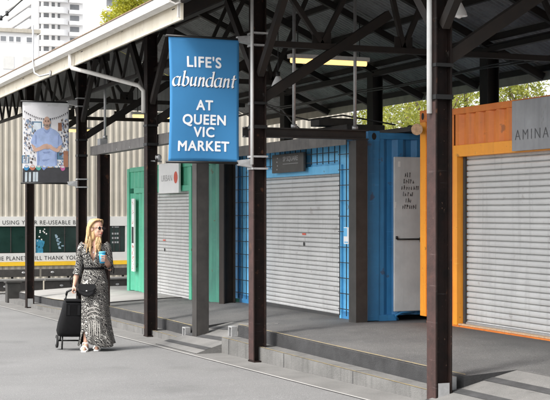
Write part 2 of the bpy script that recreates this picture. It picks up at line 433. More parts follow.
# ------------------------------------------------------------------ shed posts
POST_S = [9.84, 14.08, 18.30, 22.42, 26.77]
PD = 5.63
def h_section(mb, x, y, z0, z1, w=.16, d=.16, t=.016):
    w2, d2, t2 = w/2, d/2, t/2
    P = [(-w2, -d2), (w2, -d2), (w2, -d2+t), (t2, -d2+t), (t2, d2-t), (w2, d2-t), (w2, d2), (-w2, d2), (-w2, d2-t), (-t2, d2-t), (-t2, -d2+t), (-w2, -d2+t)]
    mb.hexa([(x+a, y+b, z0) for a, b in P], [(x+a, y+b, z1) for a, b in P])
post_label = ['dark steel shed post nearest the camera, in front of the orange container',
              'dark rusty steel shed post carrying the blue banner',
              'dark steel shed post between the woman and the grey portal leg',
              'dark steel shed post behind the woman, carrying the portrait poster',
              'thin dark steel shed post at the far left below the poster']
for i, s in enumerate(POST_S):
    rz_ = road_z(s)
    p = tag(empty('shed_post', (-s, PD, rz_)), post_label[i], 'post', 'outer shed posts along the street')
    mb = MB(); h_section(mb, -s, PD, rz_-.05, 4.36); mb.build('shaft', M['post_paint'], p, bevel=.004)
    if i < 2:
        mb = MB(); mb.box(-s-.078, -s+.074, PD-.0825, PD-.0802, rz_+.03, 2.70); mb.build('lit_face', M['lit_post_brown'], p)  # street face coloured as if sunlit, on the two nearest posts
    mb = MB(); mb.box(-s-.095, -s+.095, PD-.083, PD+.095, rz_+.004, rz_+.022); mb.build('base_plate', M['post_paint'], p)
    mb = MB()
    for zz in ((2.72, 2.76), (3.0, 3.03)): mb.box(-s-.088, -s+.088, PD-.088, PD+.088, zz[0], zz[1])
    mb.build('strap', M['metal_black'], p)
    if i in (0, 4):
        mb = MB(); mb.box(-s+.081, -s+.0835, PD-.06, PD+.05, rz_+.03, rz_+.20); mb.build('name_plate', M['galv'], p)
    mb = MB()
    for zz in (.12, .24): mb.box(-s-.13, -s-.081, PD-.05, PD+.03, rz_+zz, rz_+zz+.025)
    mb.build('foot_bracket', M['metal_black'], p)
    if i in (0, 1):
        mb = MB(); cx = -s+(.0, .075, -.04)[i]; mb.tube([(cx, PD-.10, 4.3), (cx, PD-.10, (2.6, 2.3, 1.2)[i])], (.024, .019, .02)[i], 10); mb.build('conduit', M['white_plastic'] if i < 2 else M['galv'], p)
    if i == 2:
        mb = MB(); mb.ell((-s+.05, PD+.10, 2.55), (.04, .05, .05)); mb.tube([(-s, PD+.0, 2.5), (-s+.02, PD+.16, 2.49)], .012); mb.build('clamp', M['galv'], p)
FAR_D = 11.4
far_labels = ['dark inner post behind the orange container, right edge of the photo', 'dark inner post rising behind the orange container roof',
              'dark inner post rising behind the blue container roof', 'dark inner post far back behind the green container', ]
for i, s in enumerate([14.08, 18.3, 22.42, 26.77]):
    p = tag(empty('inner_post', (-s, FAR_D, 0)), far_labels[i], 'post', 'inner shed posts behind the containers')
    mb = MB(); h_section(mb, -s, FAR_D, .0, 4.36, .24, .22); mb.build('shaft', M['truss_paint'], p)
    mb = MB(); mb.box(-s-.18, -s+.18, FAR_D-.18, FAR_D+.18, 0.3, .42); mb.build('base_plate', M['truss_paint'], p)

# ------------------------------------------------------------------ roof
RID = 8.525
def zroof(D): return 4.14+(D-4.5)*.445 if D <= RID else zroof(2*RID-D)
def roof():
    r = tag(empty('shed_roof', (-18, RID, 4.2)), 'long dark gabled shed roof with cream fascia and gutter', 'roof')
    S0, S1, pit = 3.0, 31.5, .12
    us = []
    x = S0
    while x < S1:
        us += [(x, 0), (x+pit*.3, 0), (x+pit*.5, 1), (x+pit*.8, 1)]; x += pit
    for nm, Da, Db in (('roof_sheet', 4.5, RID), ('roof_sheet', RID, 2*RID-4.5)):
        mb = MB()
        mb.grid(us, [Da, (Da+Db)/2, Db], lambda u, D: (-u[0], D, zroof(D)+.03*u[1]))
        # upper skin so that the roof has thickness
        mb.grid([S0, S1], [Da, Db], lambda s, D: (-s, D, zroof(D)+.05))
        mb.build(nm, M['roof_under'], r)
    mb = MB()                                              # gable sheeting closing the far end above the eaves
    mb.hexa([(-S1-.02, 4.9, 4.30), (-S1-.02, 2*RID-4.9, 4.30), (-S1-.02, RID, zroof(RID))], [(-S1+.02, 4.9, 4.30), (-S1+.02, 2*RID-4.9, 4.30), (-S1+.02, RID, zroof(RID))])
    mb.build('gable_end', M['roof_under'], r)
    # purlins and edge angle
    mb = MB()
    for D in (4.62, 5.63, 6.5, 7.4, 8.3, 8.75, 9.65, 10.5, 11.4, 12.42):
        z = zroof(D)-.055
        mb.box(-S1, -S0, D-.035, D+.035, z-.05, z+.045)
    mb.build('purlin', M['truss_paint'], r)
    mb = MB(); mb.box(-S1, -13.82, 4.60, 4.635, 3.90, 4.125); mb.build('fascia', M['cream_paint'], r, bevel=.004)
    mb = MB(); mb.box(-13.86, -13.825, 4.57, 4.60, 3.93, 4.09); mb.build('fascia_end', M['gutter_paint'], r)
    mb = MB()
    prof = [(4.595, 4.195), (4.595, 4.085), (4.53, 4.06), (4.46, 4.085), (4.44, 4.14), (4.44, 4.185), (4.455, 4.185), (4.455, 4.145), (4.475, 4.10), (4.53, 4.078), (4.58, 4.1), (4.58, 4.195)]
    for a, b in ((13.78, 19.6), (19.62, 25.4), (25.42, S1)):
        mb.hexa([(-b, y, z) for y, z in prof], [(-a, y, z) for y, z in prof])
    mb.build('gutter', M['gutter_paint'], r)
    mb = MB(); mb.box(-S1, -13.78, 4.428, 4.456, 4.187, 4.20); mb.build('gutter_rim', M['gutter_rim'], r)
    # downpipe: out of the gutter, back under the eave to the post
    mb = MB()
    xg = xa(71, 4.55)
    mb.tube([(xg, 4.54, 4.07), (xg, 4.54, 3.90), (xg+.01, 4.56, 3.86), (xg+.15, 4.8, 3.79), (-18.30, 5.44, 3.60), (-18.27, 5.51, 3.52), (-18.27, 5.51, 3.2)], .032, 10)
    mb.build('downpipe', M['gutter_paint'], r)
    mb = MB(); D = 2*RID-4.56; mb.box(-S1, -S0, D-.02, D+.02, 3.95, 4.11); mb.build('far_fascia', M['far_board'], r)
roof()

def truss(s, label, full):
    t = tag(empty('roof_truss', (-s, RID, 3.7)), label, 'truss', 'steel roof trusses across the shed')
    x = -s; TZ = 3.72; end = 11.3 if full else (7.62 if s < 20 else 8.7); TM = M['truss_paint']
    def ch(D): return zroof(D)-.19
    mb = MB(); mb.bar((x, 5.72, TZ), (x, end, TZ), .08, .07); mb.build('tie_beam', TM, t)
    mb = MB()
    for sg in (1, -1):
        f = lambda D: RID+sg*(D-RID)
        mb.bar((x, f(4.62), ch(4.62)), (x, f(8.49), ch(8.49)), .10, .12)
    mb.build('rafter', TM, t)
    mb = MB(); g = MB()
    segs = [((6.45, TZ+.03), (5.85, ch(5.85))), ((6.45, TZ+.03), (7.2, ch(7.2))), ((7.55, TZ+.03), (7.2, ch(7.2))), ((7.55, TZ+.03), (8.4, ch(8.4)-.05))]
    for q, r in segs: mb.bar((x, q[0], q[1]), (x, r[0], r[1]), .06, .055)
    if full: mb.bar((x, 10.0, TZ), (x, 9.0, ch(9.0)), .06, .055)
    for D in (6.45, 7.55): g.box(x-.012, x+.012, D-.12, D+.12, TZ+.03, TZ+.17)
    g.box(x-.012, x+.012, 7.07, 7.33, ch(7.2)-.20, ch(7.2)-.04)
    g.build('gusset', TM, t); mb.build('web_member', TM, t)
    mb = MB(); mb.bar((x, 5.70, 3.08), (x, 7.35, 4.15), .10, .11); mb.build('knee_brace', TM, t)
tl = ['dark steel truss over the nearest post', 'dark steel truss above the post with the blue banner', 'dark steel truss above the post left of the blue banner',
      'dark steel truss above the post with the portrait poster', 'farthest dark steel truss above the far left post']
for s, l in zip(POST_S, tl): truss(s, l, s < 15)
# half-bay rafters, eave girders
rb_label = ['single dark rafter pair between the nearest post and the banner post', 'single dark rafter pair midway between banner post and next post',
            'single dark rafter pair midway behind the downpipe', 'single dark rafter pair in the farthest bay']
for i, s in enumerate([11.96, 16.2, 20.36, 24.6]):
    mb = MB()
    for sg in (1, -1):
        f = lambda D: RID+sg*(D-RID)
        mb.bar((-s, f(4.62), zroof(4.62)-.17), (-s, f(8.49), zroof(8.49)-.17), .09, .11)
    rp = tag(empty('rafter_pair', (-s, RID, 5.6)), rb_label[i], 'rafter', 'rafters between the trusses')
    mb.build('rafter', M['truss_paint'], rp)
for D, lab in ((PD, 'lattice eave girder along the street posts'), (FAR_D, 'lattice eave girder along the inner posts'),):
    g = tag(empty('eave_girder', (-18, D, 4.2)), 'dark steel '+lab, 'girder')
    mb = MB(); mb.box(-31, -3, D-.05, D+.05, 4.365, 4.45); mb.box(-31, -3, D-.10, D+.10, 4.45, 4.47); mb.build('top_chord', M['truss_paint'], g)
    mb = MB()
    for s in (POST_S if D < 8 else []):
        for sg in (-1, 1): mb.bar((-s+sg*.08, D, 3.35), (-s+sg*1.0, D, 4.36), .07, .09)
        for k in range(4 if s > 15 else 0):
            a = s+.5+k*.8
            mb.bar((-a, D+.06, 4.36), (-a-.4, D+.06, 3.86), .04, .04); mb.bar((-a-.4, D+.06, 3.86), (-a-.8, D+.06, 4.36), .04, .04)
    mb.build('brace', M['truss_paint'], g) if D < 8 else mb.bm.free()
    if D > 8: continue
    mb = MB(); mb.box(-31, -15, D+.04, D+.09, 3.81, 3.87); mb.build('bottom_chord', M['truss_paint'], g)
# cables clipped under the roof
mb = MB()
for D, z in ((10.9, 4.05), (10.7, 3.98)):
    mb.tube([(-4-i*1.5, D, z-.05*math.sin(i*2.1)**2) for i in range(19)], .014, 6)
tag(mb.build('roof_cable', M['dark_grey_steel']), 'pair of cables slung along the inner girder', 'cable')

# ------------------------------------------------------------------ containers
def corrugated(mb, p, d, n, length, z0, z1, pitch=.27, depth=.036, phase=0):
    """trapezoid sheet: from p along d, corrugation sinking along -n"""
    p, d, n = Vector(p), Vector(d), Vector(n)
    us = [(0, 0)]; x = phase
    while x < length:
        for a, b in ((0, 0), (.27, 0), (.5, 1), (.77, 1), (1.0, 0)):
            q = x+a*pitch
            if us[-1][0]+1e-4 < q < length-1e-4: us.append((q, b))
        x += pitch
    us.append((length, us[-1][1]))
    mb.grid(us, [z0, z1], lambda u, z: tuple(p+d*u[0]-n*(depth*u[1])+Vector((0, 0, z-p.z))))
def shutter(mb, x0, x1, y, z0, z1, pitch=.075):
    prof = []
    z = z1
    while z > z0:
        for a, b in ((0, -.002), (.07, .008), (.20, .0125), (.50, .014), (.76, .012), (.87, .006), (.905, -.014), (.97, -.016)):
            zz = z-a*pitch
            if zz > z0: prof.append((zz, b))
        z -= pitch
    prof.append((z0, 0))
    mb.grid(prof, [x0, (x0*2+x1)/3, (x0+x1*2)/3, x1], lambda q, x: (x, y-q[1], q[0]), smooth=False)
def box_part(name, m, par, *boxes, bevel=.004, label=None):
    mb = MB()
    for b in boxes: mb.box(*b)
    return mb.build(name, m, par, bevel=bevel, label=label)
def casting(name, m, par, x0, x1, y0, y1, z0, z1):
    """corner casting with its dark oval hole"""
    mb = MB(); mb.box(x0, x1, y0, y1, z0, z1); o = mb.build(name, m, par, bevel=.008)
    mb = MB(); cx, cz = (y0+y1)/2, (z0+z1)/2
    mb.disc((x1+.003, cx, cz), .032, Vector((0, 1, 0)), Vector((0, 0, 1)), 16, .045)
    mb.disc(((x0+x1)/2, y0-.003, cz), .032, Vector((1, 0, 0)), Vector((0, 0, 1)), 16, .045)
    mb.build('lifting_hole', M['ink_black'], o)

# --- orange container
def orange():
    D = 7.85; x0, x1 = xa(420, D), -8.2; z0, z1 = .405, 2.985; dep = 2.44
    c = tag(empty('shipping_container', (x0, D, z0)), 'orange shipping container kiosk with closed grey roller shutter', 'container', 'shipping container kiosks under the shed')
    P = M['orange_paint']; Lt = M['orange_light']
    xj0, xj1 = xa(456.5, D), xa(465, D+.12)                    # left jamb of the shutter
    xs1 = x1+.6
    zh0, zh1 = za(152, xj0, D), za(142, xj0, D)                # header rail
    zh0, zh1 = 2.40, 2.535
    box_part('corner_post', Lt, c, (x0, x0+.14, D, D+.14, z0+.06, z1-.12), (x1-.14, x1, D, D+.14, z0+.06, z1-.12),
             (x0, x0+.14, D+dep-.14, D+dep, z0+.06, z1-.12), (x1-.14, x1, D+dep-.14, D+dep, z0+.06, z1-.12))
    box_part('top_rail', P, c, (x0+.14, x1-.14, D+.01, D+.08, z1-.085, z1-.01), (x0+.01, x0+.08, D+.14, D+dep-.14, z1-.085, z1-.01), (x0+.14, x1-.14, D+dep-.08, D+dep-.01, z1-.085, z1-.01))
    box_part('bottom_rail', P, c, (x0+.14, x1-.14, D+.014, D+.10, z0-.02, z0+.012), (x0+.01, x0+.08, D+.14, D+dep-.14, z0, z0+.12))
    casting('corner_casting', P, c, x0-.004, x0+.165, D-.004, D+.17, z1-.13, z1+.02)
    casting('corner_casting', P, c, x1-.165, x1+.004, D-.004, D+.17, z1-.13, z1+.02)
    box_part('header_rail', Lt, c, (xj0, xs1, D+.004, D+.13, zh0, zh1))
    mb = MB(); corrugated(mb, (x0+.14, D+.02, 0), (1, 0, 0), (0, -1, 0), xj0-x0-.14-.09, z0+.012, z1-.085); mb.build('front_panel', P, c)
    mb = MB(); corrugated(mb, (xj0-.06, D+.02, 0), (1, 0, 0), (0, -1, 0), xs1-xj0+.06, zh1, z1-.085, pitch=.215, depth=.04, phase=.03); mb.build('header_panel', P, c)
    box_part('jamb', Lt, c, (xj0-.09, xj0, D+.003, D+.16, z0+.012, zh1+.0))
    box_part('jamb', Lt, c, (xs1, xs1+.09, D+.003, D+.16, z0+.012, zh1+.0))
    mb = MB(); shutter(mb, xj0+.03, xs1, D+.13, z0+.05, zh0+.03, .0675); mb.build('roller_shutter', M['shutter'], c)
    box_part('shutter_guide', M['shutter_dark'], c, (xj0+.002, xj0+.045, D+.085, D+.112, z0+.012, zh0-.002))
    box_part('bottom_bar', M['galv'], c, (xj0+.03, xs1, D+.10, D+.15, z0+.012, z0+.05))
    box_part('sill', M['timber_end'], c, (xj0, xs1, D+.02, D+.09, z0+.013, z0+.03))
    # side, back, roof
    mb = MB(); corrugated(mb, (x0+.02, D+dep-.14, 0), (0, -1, 0), (-1, 0, 0), dep-.28, z0+.1, z1-.08); mb.build('end_panel', P, c)
    box_part('roof_panel', P, c, (x0+.08, x1-.08, D+.08, D+dep-.08, z1-.05, z1-.02), bevel=0)
    box_part('back_panel', P, c, (x0+.1, x1-.1, D+dep-.06, D+dep-.03, z0+.1, z1-.09), bevel=0)
    box_part('floor_pan', M['shutter_dark'], c, (x0+.1, x1-.1, D+.2, D+dep-.1, z0+.0, z0+.03), bevel=0)
    # sign
    sx0 = xa(513, D-.03)
    sg = box_part('sign_board', M['sign_grey'], c, (sx0, sx0+1.9, D-.045, D-.02, zh0+.01, z1-.03), bevel=.003)
    text_mesh('sign_lettering', 'AMINA', .165, (sx0+.06, D-.048, zh0+.125), (1, 0, 0), (0, 0, 1), M['ink_faded'], sg, align='LEFT', spacing=1.35, off=-.003)
    mb = MB()
    for k in range(5):
        cx, cz = sx0+.56+.028*(k % 2), z1-.16-.035*k
        mb.disc((cx, D-.0475, cz), .013, Vector((1, 0, 0)), Vector((0, 0, 1)), 10)
    mb.disc((sx0+.62, D-.0475, z1-.13), .022, Vector((1, 0, 0)), Vector((0, 0, 1)), 12)
    mb.build('sign_emblem', M['ink_grey'], sg)
    return c
orange()

# --- blue container
def blue():
    D = 7.48; x1 = xa(368, D); x0 = xa(235.5, D); z0, z1 = .325, 2.775; dep = 2.44
    c = tag(empty('shipping_container', (x1, D, z0)), 'blue shipping container kiosk with black wire mesh around its roller shutter', 'container', 'shipping container kiosks under the shed')
    P = M['blue_paint']
    xs0, xs1 = xa(258, D), xa(339.5, D)
    zh0, zh1 = 2.27, 2.385
    box_part('corner_post', P, c, (x1-.15, x1, D, D+.16, z0+.03, z1-.12), (x1-.15, x1, D+dep-.16, D+dep, z0+.03, z1-.12), (x0, x0+.14, D, D+.14, z0+.03, z1-.12))
    casting('corner_casting', P, c, x1-.165, x1+.005, D-.004, D+.17, z1-.125, z1+.015)
    casting('corner_casting', P, c, x0-.005, x0+.165, D-.004, D+.17, z1-.125, z1+.015)
    box_part('top_rail', P, c, (x0+.165, x1-.165, D+.01, D+.08, z1-.10, z1-.01), (x1-.07, x1-.005, D+.17, D+dep-.16, z1-.085, z1-.005), (x0+.01, x0+.07, D+.17, D+dep-.16, z1-.085, z1-.005))
    box_part('bottom_rail', P, c, (xs1+.05, x1-.15, D+.012, D+.09, z0-.03, z0+.10), (x1-.08, x1-.008, D+.16, D+.42, z0-.03, z0+.10), (x0+.14, xs0-.05, D+.012, D+.09, z0-.03, z0+.10))
    mb = MB()
    corrugated(mb, (x0+.14, D+.03, 0), (1, 0, 0), (0, -1, 0), xs0-.05-x0-.14, z0+.1, z1-.1, pitch=.2, depth=.03)
    mb.build('front_panel', M['blue_light'], c); mb = MB()
    corrugated(mb, (xs1+.05, D+.03, 0), (1, 0, 0), (0, -1, 0), x1-.15-xs1-.05, z0+.1, z1-.1, pitch=.2, depth=.03)
    mb.build('front_panel', M['blue_light'], c)
    mb = MB(); corrugated(mb, (xs0-.05, D+.03, 0), (1, 0, 0), (0, -1, 0), xs1-xs0+.1, zh1, z1-.1, pitch=.2, depth=.03); mb.build('header_panel', M['blue_light'], c)
    mb = MB(); corrugated(mb, (x1-.02, D+.16, 0), (0, 1, 0), (1, 0, 0), dep-.32, z0+.09, z1-.085, pitch=.28, depth=.045); mb.build('end_panel', P, c)
    mb = MB(); corrugated(mb, (x0+.02, D+dep-.16, 0), (0, -1, 0), (-1, 0, 0), dep-.32, z0+.05, z1-.085); mb.build('end_panel', P, c)
    box_part('header_rail', M['blue_light'], c, (xs0-.05, xs1+.05, D-.002, D+.10, zh0, zh1))
    box_part('jamb', M['blue_light'], c, (xs1, xs1+.05, D+.0, D+.12, z0-.02, zh0)); box_part('jamb', M['blue_light'], c, (xs0-.05, xs0, D+.0, D+.12, z0-.02, zh0))
    mb = MB(); shutter(mb, xs0+.002, xs1-.002, D+.10, z0+.03, zh0+.03, .0655); mb.build('roller_shutter', M['shutter'], c)
    mb = MB(); mb.box(xs0+.002, xs1-.002, D+.075, D+.13, z0-.025, z0+.03); mb.build('bottom_bar', M['shutter_dark'], c)
    mb = MB(); xm = (xs0+xs1)/2
    mb.box(xm+.05, xm+.17, D+.078, D+.082, 1.42, 1.445); mb.build('lock_label', M['ink_red'], c)
    mb = MB(); mb.disc((xm+.11, D+.079, 1.29), .03, Vector((1, 0, 0)), Vector((0, 0, 1)), 14); mb.build('lock', M['ink_black'], c)
    # wire mesh over the painted front
    mb = MB(); r = .010; y = D-.035
    xl, xr = x0+.02, xs0-.06
    xr0, xr1 = xs1+.07, x1-.16
    zz = [z0+.14+i*.205 for i in range(12)]
    for a, b in ((xl, xr), (xr0, xr1)):
        n = max(1, int(round((b-a)/.19)))
        for i in range(n+1): mb.box(a+(b-a)*i/n-r/2, a+(b-a)*i/n+r/2, y, y+r, z0+.05, z1-.05)
        for z in zz: mb.box(a-.02, b+.02, y-r, y, z-r/2, z+r/2)
    for i in range(int((xs1-xs0)/.19)+1):
        x = xs0+i*.19; mb.box(x-r/2, x+r/2, y, y+r, zh1+.02, z1-.05)
    for z in (zh1+.05, zh1+.17, zh1+.29): mb.box(xs0, xs1+.02, y-r, y, z-r/2, z+r/2)
    mb.build('wire_mesh', M['mesh_black'], c)
    box_part('roof_panel', P, c, (x0+.08, x1-.08, D+.08, D+dep-.08, z1-.05, z1-.02), bevel=0)
    box_part('back_panel', P, c, (x0+.1, x1-.1, D+dep-.06, D+dep-.03, z0+.05, z1-.09), bevel=0)
    # sign
    sx0, sx1 = xa(273.5, D-.06), xa(305, D-.06)
    sg = box_part('sign_board', M['sign_dark'], c, (sx0, sx1, D-.085, D-.05, 2.325, 2.595), bevel=.004)
    w = sx1-sx0
    text_mesh('sign_lettering', 'SP SQUARE', .095, (sx0+w*.60, D-.088, 2.49), (1, 0, 0), (0, 0, 1), M['ink_grey'], sg, off=.001, wscale=1.15)
    mb = MB(); mb.box(sx0+w*.36, sx0+w*.84, D-.0875, D-.0865, 2.445, 2.452)
    for k in range(4):
        mb.disc((sx0+w*.17+.02*(k % 2), D-.0875, 2.375+.055*k), .02, Vector((1, 0, 0)), Vector((0, 0, 1)), 10, .012)
    mb.build('sign_emblem', M['ink_grey'], sg)
    # flyer hung on the mesh
    fx = xa(346, D-.06)
    f = box_part('flyer', M['sign_white'], None, (fx-.075, fx+.075, D-.058, D-.052, 1.33, 1.55), bevel=0)
    tag(f, 'white and blue paper flyer hung on the black mesh beside the shutter', 'flyer')
    mb = MB(); mb.box(fx-.07, fx+.03, D-.0605, D-.0595, 1.43, 1.54); mb.box(fx-.05, fx+.06, D-.0605, D-.0595, 1.345, 1.36); mb.build('print', M['blue_light'], f)
    return c
blue()

# --- green container
def green():
    D = 7.48; x0 = xa(127, D); x1 = xa(222, D); z0, z1 = .10, 2.655; dep = 2.44
    c = tag(empty('shipping_container', (x0, D, z0)), 'green shipping container kiosk with white roller shutter and round dot sign', 'container', 'shipping container kiosks under the shed')
    P = M['green_paint']; T = M['teal_paint']
    xs0, xs1 = xa(146, D), xa(189, D)
    xe = xa(194, D)
    zh0, zh1 = 2.13, 2.235
    box_part('corner_post', P, c, (x0, x0+.15, D, D+.16, z0, z1-.02), (x0, x0+.15, D+dep-.16, D+dep, z0, z1-.02))
    box_part('top_rail', P, c, (x0+.15, x1-.14, D+.01, D+.08, z1-.09, z1), (x0+.01, x0+.07, D+.16, D+dep-.16, z1-.085, z1))
    box_part('header_rail', P, c, (x0+.5, xs1-.003, D-.003, D+.12, zh0, zh1))
    xl = xs0-.12
    box_part('jamb', P, c, (xl-.15, xl, D-.002, D+.15, z0, zh0), (xs1, xs1+.13, D-.004, D+.15, z0, z1-.095))
    mb = MB(); corrugated(mb, (x0+.15, D+.03, 0), (1, 0, 0), (0, -1, 0), xl-.15-x0-.15, z0+.05, zh0, pitch=.3); mb.build('front_panel', P, c)
    mb = MB(); corrugated(mb, (x0+.15, D+.03, 0), (1, 0, 0), (0, -1, 0), xe-x0-.15, zh1 if False else zh0+.1, z1-.09, pitch=.26, depth=.04); mb.build('header_panel', P, c)
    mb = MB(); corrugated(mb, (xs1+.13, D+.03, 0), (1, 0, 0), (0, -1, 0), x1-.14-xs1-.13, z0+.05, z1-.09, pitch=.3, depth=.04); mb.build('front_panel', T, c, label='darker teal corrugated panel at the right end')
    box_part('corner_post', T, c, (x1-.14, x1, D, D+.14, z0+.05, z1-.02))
    mb = MB(); shutter(mb, xs0-.0, xs1-.002, D+.10, z0+.07, zh0+.02, .0605); mb.build('roller_shutter', M['shutter'], c)
    box_part('bottom_bar', M['galv'], c, (xs0, xs1-.002, D+.08, D+.13, z0+.0, z0+.07))
    box_part('shutter_guide', M['shutter_dark'], c, (xl+.002, xs0-.002, D+.09, D+.12, z0, zh0))
    mb = MB()
    for k in range(22): mb.ell((xs0-.05, D+.06, z0+.1+k*.085), (.018, .014, .044), n=8, m=6)
    mb.build('pull_chain', M['white_plastic'], c)
    mb = MB(); mb.box(xs0+.85, xs0+1.0, D+.078, D+.082, 1.2, 1.225); mb.build('lock_label', M['ink_red'], c)
    mb = MB(); mb.disc((xs0+.95, D+.079, 1.03), .035, Vector((1, 0, 0)), Vector((0, 0, 1)), 14); mb.build('lock', M['ink_black'], c)
    mb = MB(); corrugated(mb, (x0+.02, D+dep-.16, 0), (0, -1, 0), (-1, 0, 0), dep-.32, z0+.05, z1-.085); mb.build('end_panel', P, c)
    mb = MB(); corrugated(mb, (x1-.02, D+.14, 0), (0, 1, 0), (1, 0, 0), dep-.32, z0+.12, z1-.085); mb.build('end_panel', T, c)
    box_part('roof_panel', P, c, (x0+.08, x1-.03, D+.08, D+dep-.08, z1-.05, z1-.02), bevel=0)
    box_part('back_panel', P, c, (x0+.1, x1-.1, D+dep-.06, D+dep-.03, z0+.05, z1-.09), bevel=0)
    # wall sign (white, red dot)
    sx0, sx1 = xa(160, D-.05), xa(180, D-.05)
    sg = box_part('sign_board', M['sign_white'], c, (sx0, sx1, D-.075, D-.035, 2.10, 2.655), bevel=.004)
    w = sx1-sx0
    text_mesh('sign_lettering', 'URBAN', .17, (sx0+w*.41, D-.078, 2.32), (1, 0, 0), (0, 0, 1), M['ink_grey'], sg, off=-.002, wscale=1.2)
    mb = MB(); mb.disc((sx0+w*.86, D-.078, 2.38), .11, Vector((1, 0, 0)), Vector((0, 0, 1)), 20, .11); mb.build('sign_dot', M['ink_red'], sg)
    # tall narrow sign on the front
    vx = xa(133.3, D-.04)
    v = box_part('hanging_sign', M['sign_white'], c, (vx-.10, vx+.10, D-.05, D-.02, .55, 2.02), bevel=0)
    mb = MB()
    mb.box(vx-.07, vx+.06, D-.0535, D-.0525, 1.12, 1.45)
    mb.build('sign_picture', M['ink_black'], v)
    rnd = random.Random(2); mb = MB()
    for k in range(26):
        zc = rnd.uniform(.58, 1.08); xx = rnd.uniform(-.06, .05); mb.box(vx+xx, vx+xx+rnd.uniform(.01, .04), D-.0535-.0001*k, D-.0515, zc, zc+rnd.uniform(.01, .03))
    for k in range(14):
        zc = rnd.uniform(1.5, 1.95); xx = rnd.uniform(-.05, .03); mb.box(vx+xx, vx+xx+rnd.uniform(.01, .03), D-.0535-.0001*k, D-.0515, zc, zc+rnd.uniform(.01, .02))
    mb.build('sign_marks', M['ink_pink'], v)
    return c
green()

# ------------------------------------------------------------------ portal frames in front of the kiosks
def portal():
    D = 5.81; xg = xa(200.5, 5.81)
    # grey channel portal in front of the green kiosk
    p = tag(empty('portal_frame', (xg, D, 0)), 'grey steel portal frame in front of the green kiosk, its near leg beside the ramp', 'frame')
    mb = MB(); h_section(mb, xg, D, .02, 2.73, .18, .18, .02); mb.box(xg+.078, xg+.09, D-.07, D+.07, .02, 2.73); mb.build('leg', M['leg_grey'], p, bevel=.004)
    xf = xa(103.5, D); mb = MB(); h_section(mb, xf, D, road_z(-xf), 2.73, .18, .18, .02); mb.build('leg', M['post_paint'], p)
    xe = xa(95, D)
    mb = MB(); prof = [(D-.085, 2.735), (D+.06, 2.735), (D+.06, 2.75), (D-.07, 2.75), (D-.07, 2.875), (D+.06, 2.875), (D+.06, 2.89), (D-.085, 2.89)]; mb.hexa([(xe, y, z) for y, z in prof], [(xg+.1, y, z) for y, z in prof])
    mb.build('beam', M['beam_grey'], p, bevel=.003)
    mb = MB()
    for k in range(9): mb.disc((xe+.2+k*.75, D-.088, 2.77), .014, Vector((1, 0, 0)), Vector((0, 0, 1)), 8)
    mb.build('bolt', M['galv'], p)
    mb = MB(); mb.box(xf-.10, xf+.08, D-.08, D+.05, 2.892, 3.0); mb.build('hanger_foot', M['galv'], p)
    # dark portal round the blue kiosk
    xb = -14.76
    q = tag(empty('portal_frame', (xb, 7.35, .33)), 'dark steel portal frame against the right end of the blue kiosk', 'frame')
    mb = MB(); P = [(-.21, 7.24), (0, 7.24), (0, 7.40), (-.21, 7.40), (-.21, 7.38), (-.02, 7.38), (-.02, 7.26), (-.21, 7.26)]; mb.hexa([(xb+a, y, .31) for a, y in P], [(xb+a, y, 2.66) for a, y in P])
    mb.build('leg', M['dark_grey_steel'], q)
    xl = xa(229, 7.3)
    mb = MB(); h_section(mb, xl, 7.27, .25, 2.70, .22, .2, .02); mb.build('leg', M['truss_paint'], q)
    mb = MB(); P = [(-.10, 2.665), (0, 2.665), (0, 2.68), (-.08, 2.68), (-.08, 2.775), (0, 2.775), (0, 2.79), (-.10, 2.79)]; mb.hexa([(xb+a, 5.74, z) for a, z in P], [(xb+a, 7.42, z) for a, z in P])
    mb.build('beam', M['dark_grey_steel'], q)
    mb = MB(); mb.box(xl+.12, xb-.215, 7.20, 7.218, 2.61, 2.765); mb.box(xl+.12, xb-.215, 7.218, 7.30, 2.745, 2.765); mb.build('rail', M['beam_grey'], q)
portal()
rod_lab = ['thin white hanger rod at the far end of the grey portal beam', 'thin white hanger rod on the dark portal beam, left one', 'thin white hanger rod on the dark portal beam, right one near the inner post']
for (x, y, z0, z1), l in zip([(xa(105, 5.81), 5.81, 3.0, 4.3), (-14.81, d_at(294, 14.81), 2.79, 4.5), (-14.81, d_at(355, 14.81), 2.79, 4.6)], rod_lab):
    mb = MB(); mb.tube([(x, y, z0), (x, y, z1)], .022, 8); mb.tube([(x, y, z0), (x, y, z0+.05)], .04, 8)
    tag(mb.build('hanger_rod', M['galv']), l, 'rod', 'hanger rods from the roof')

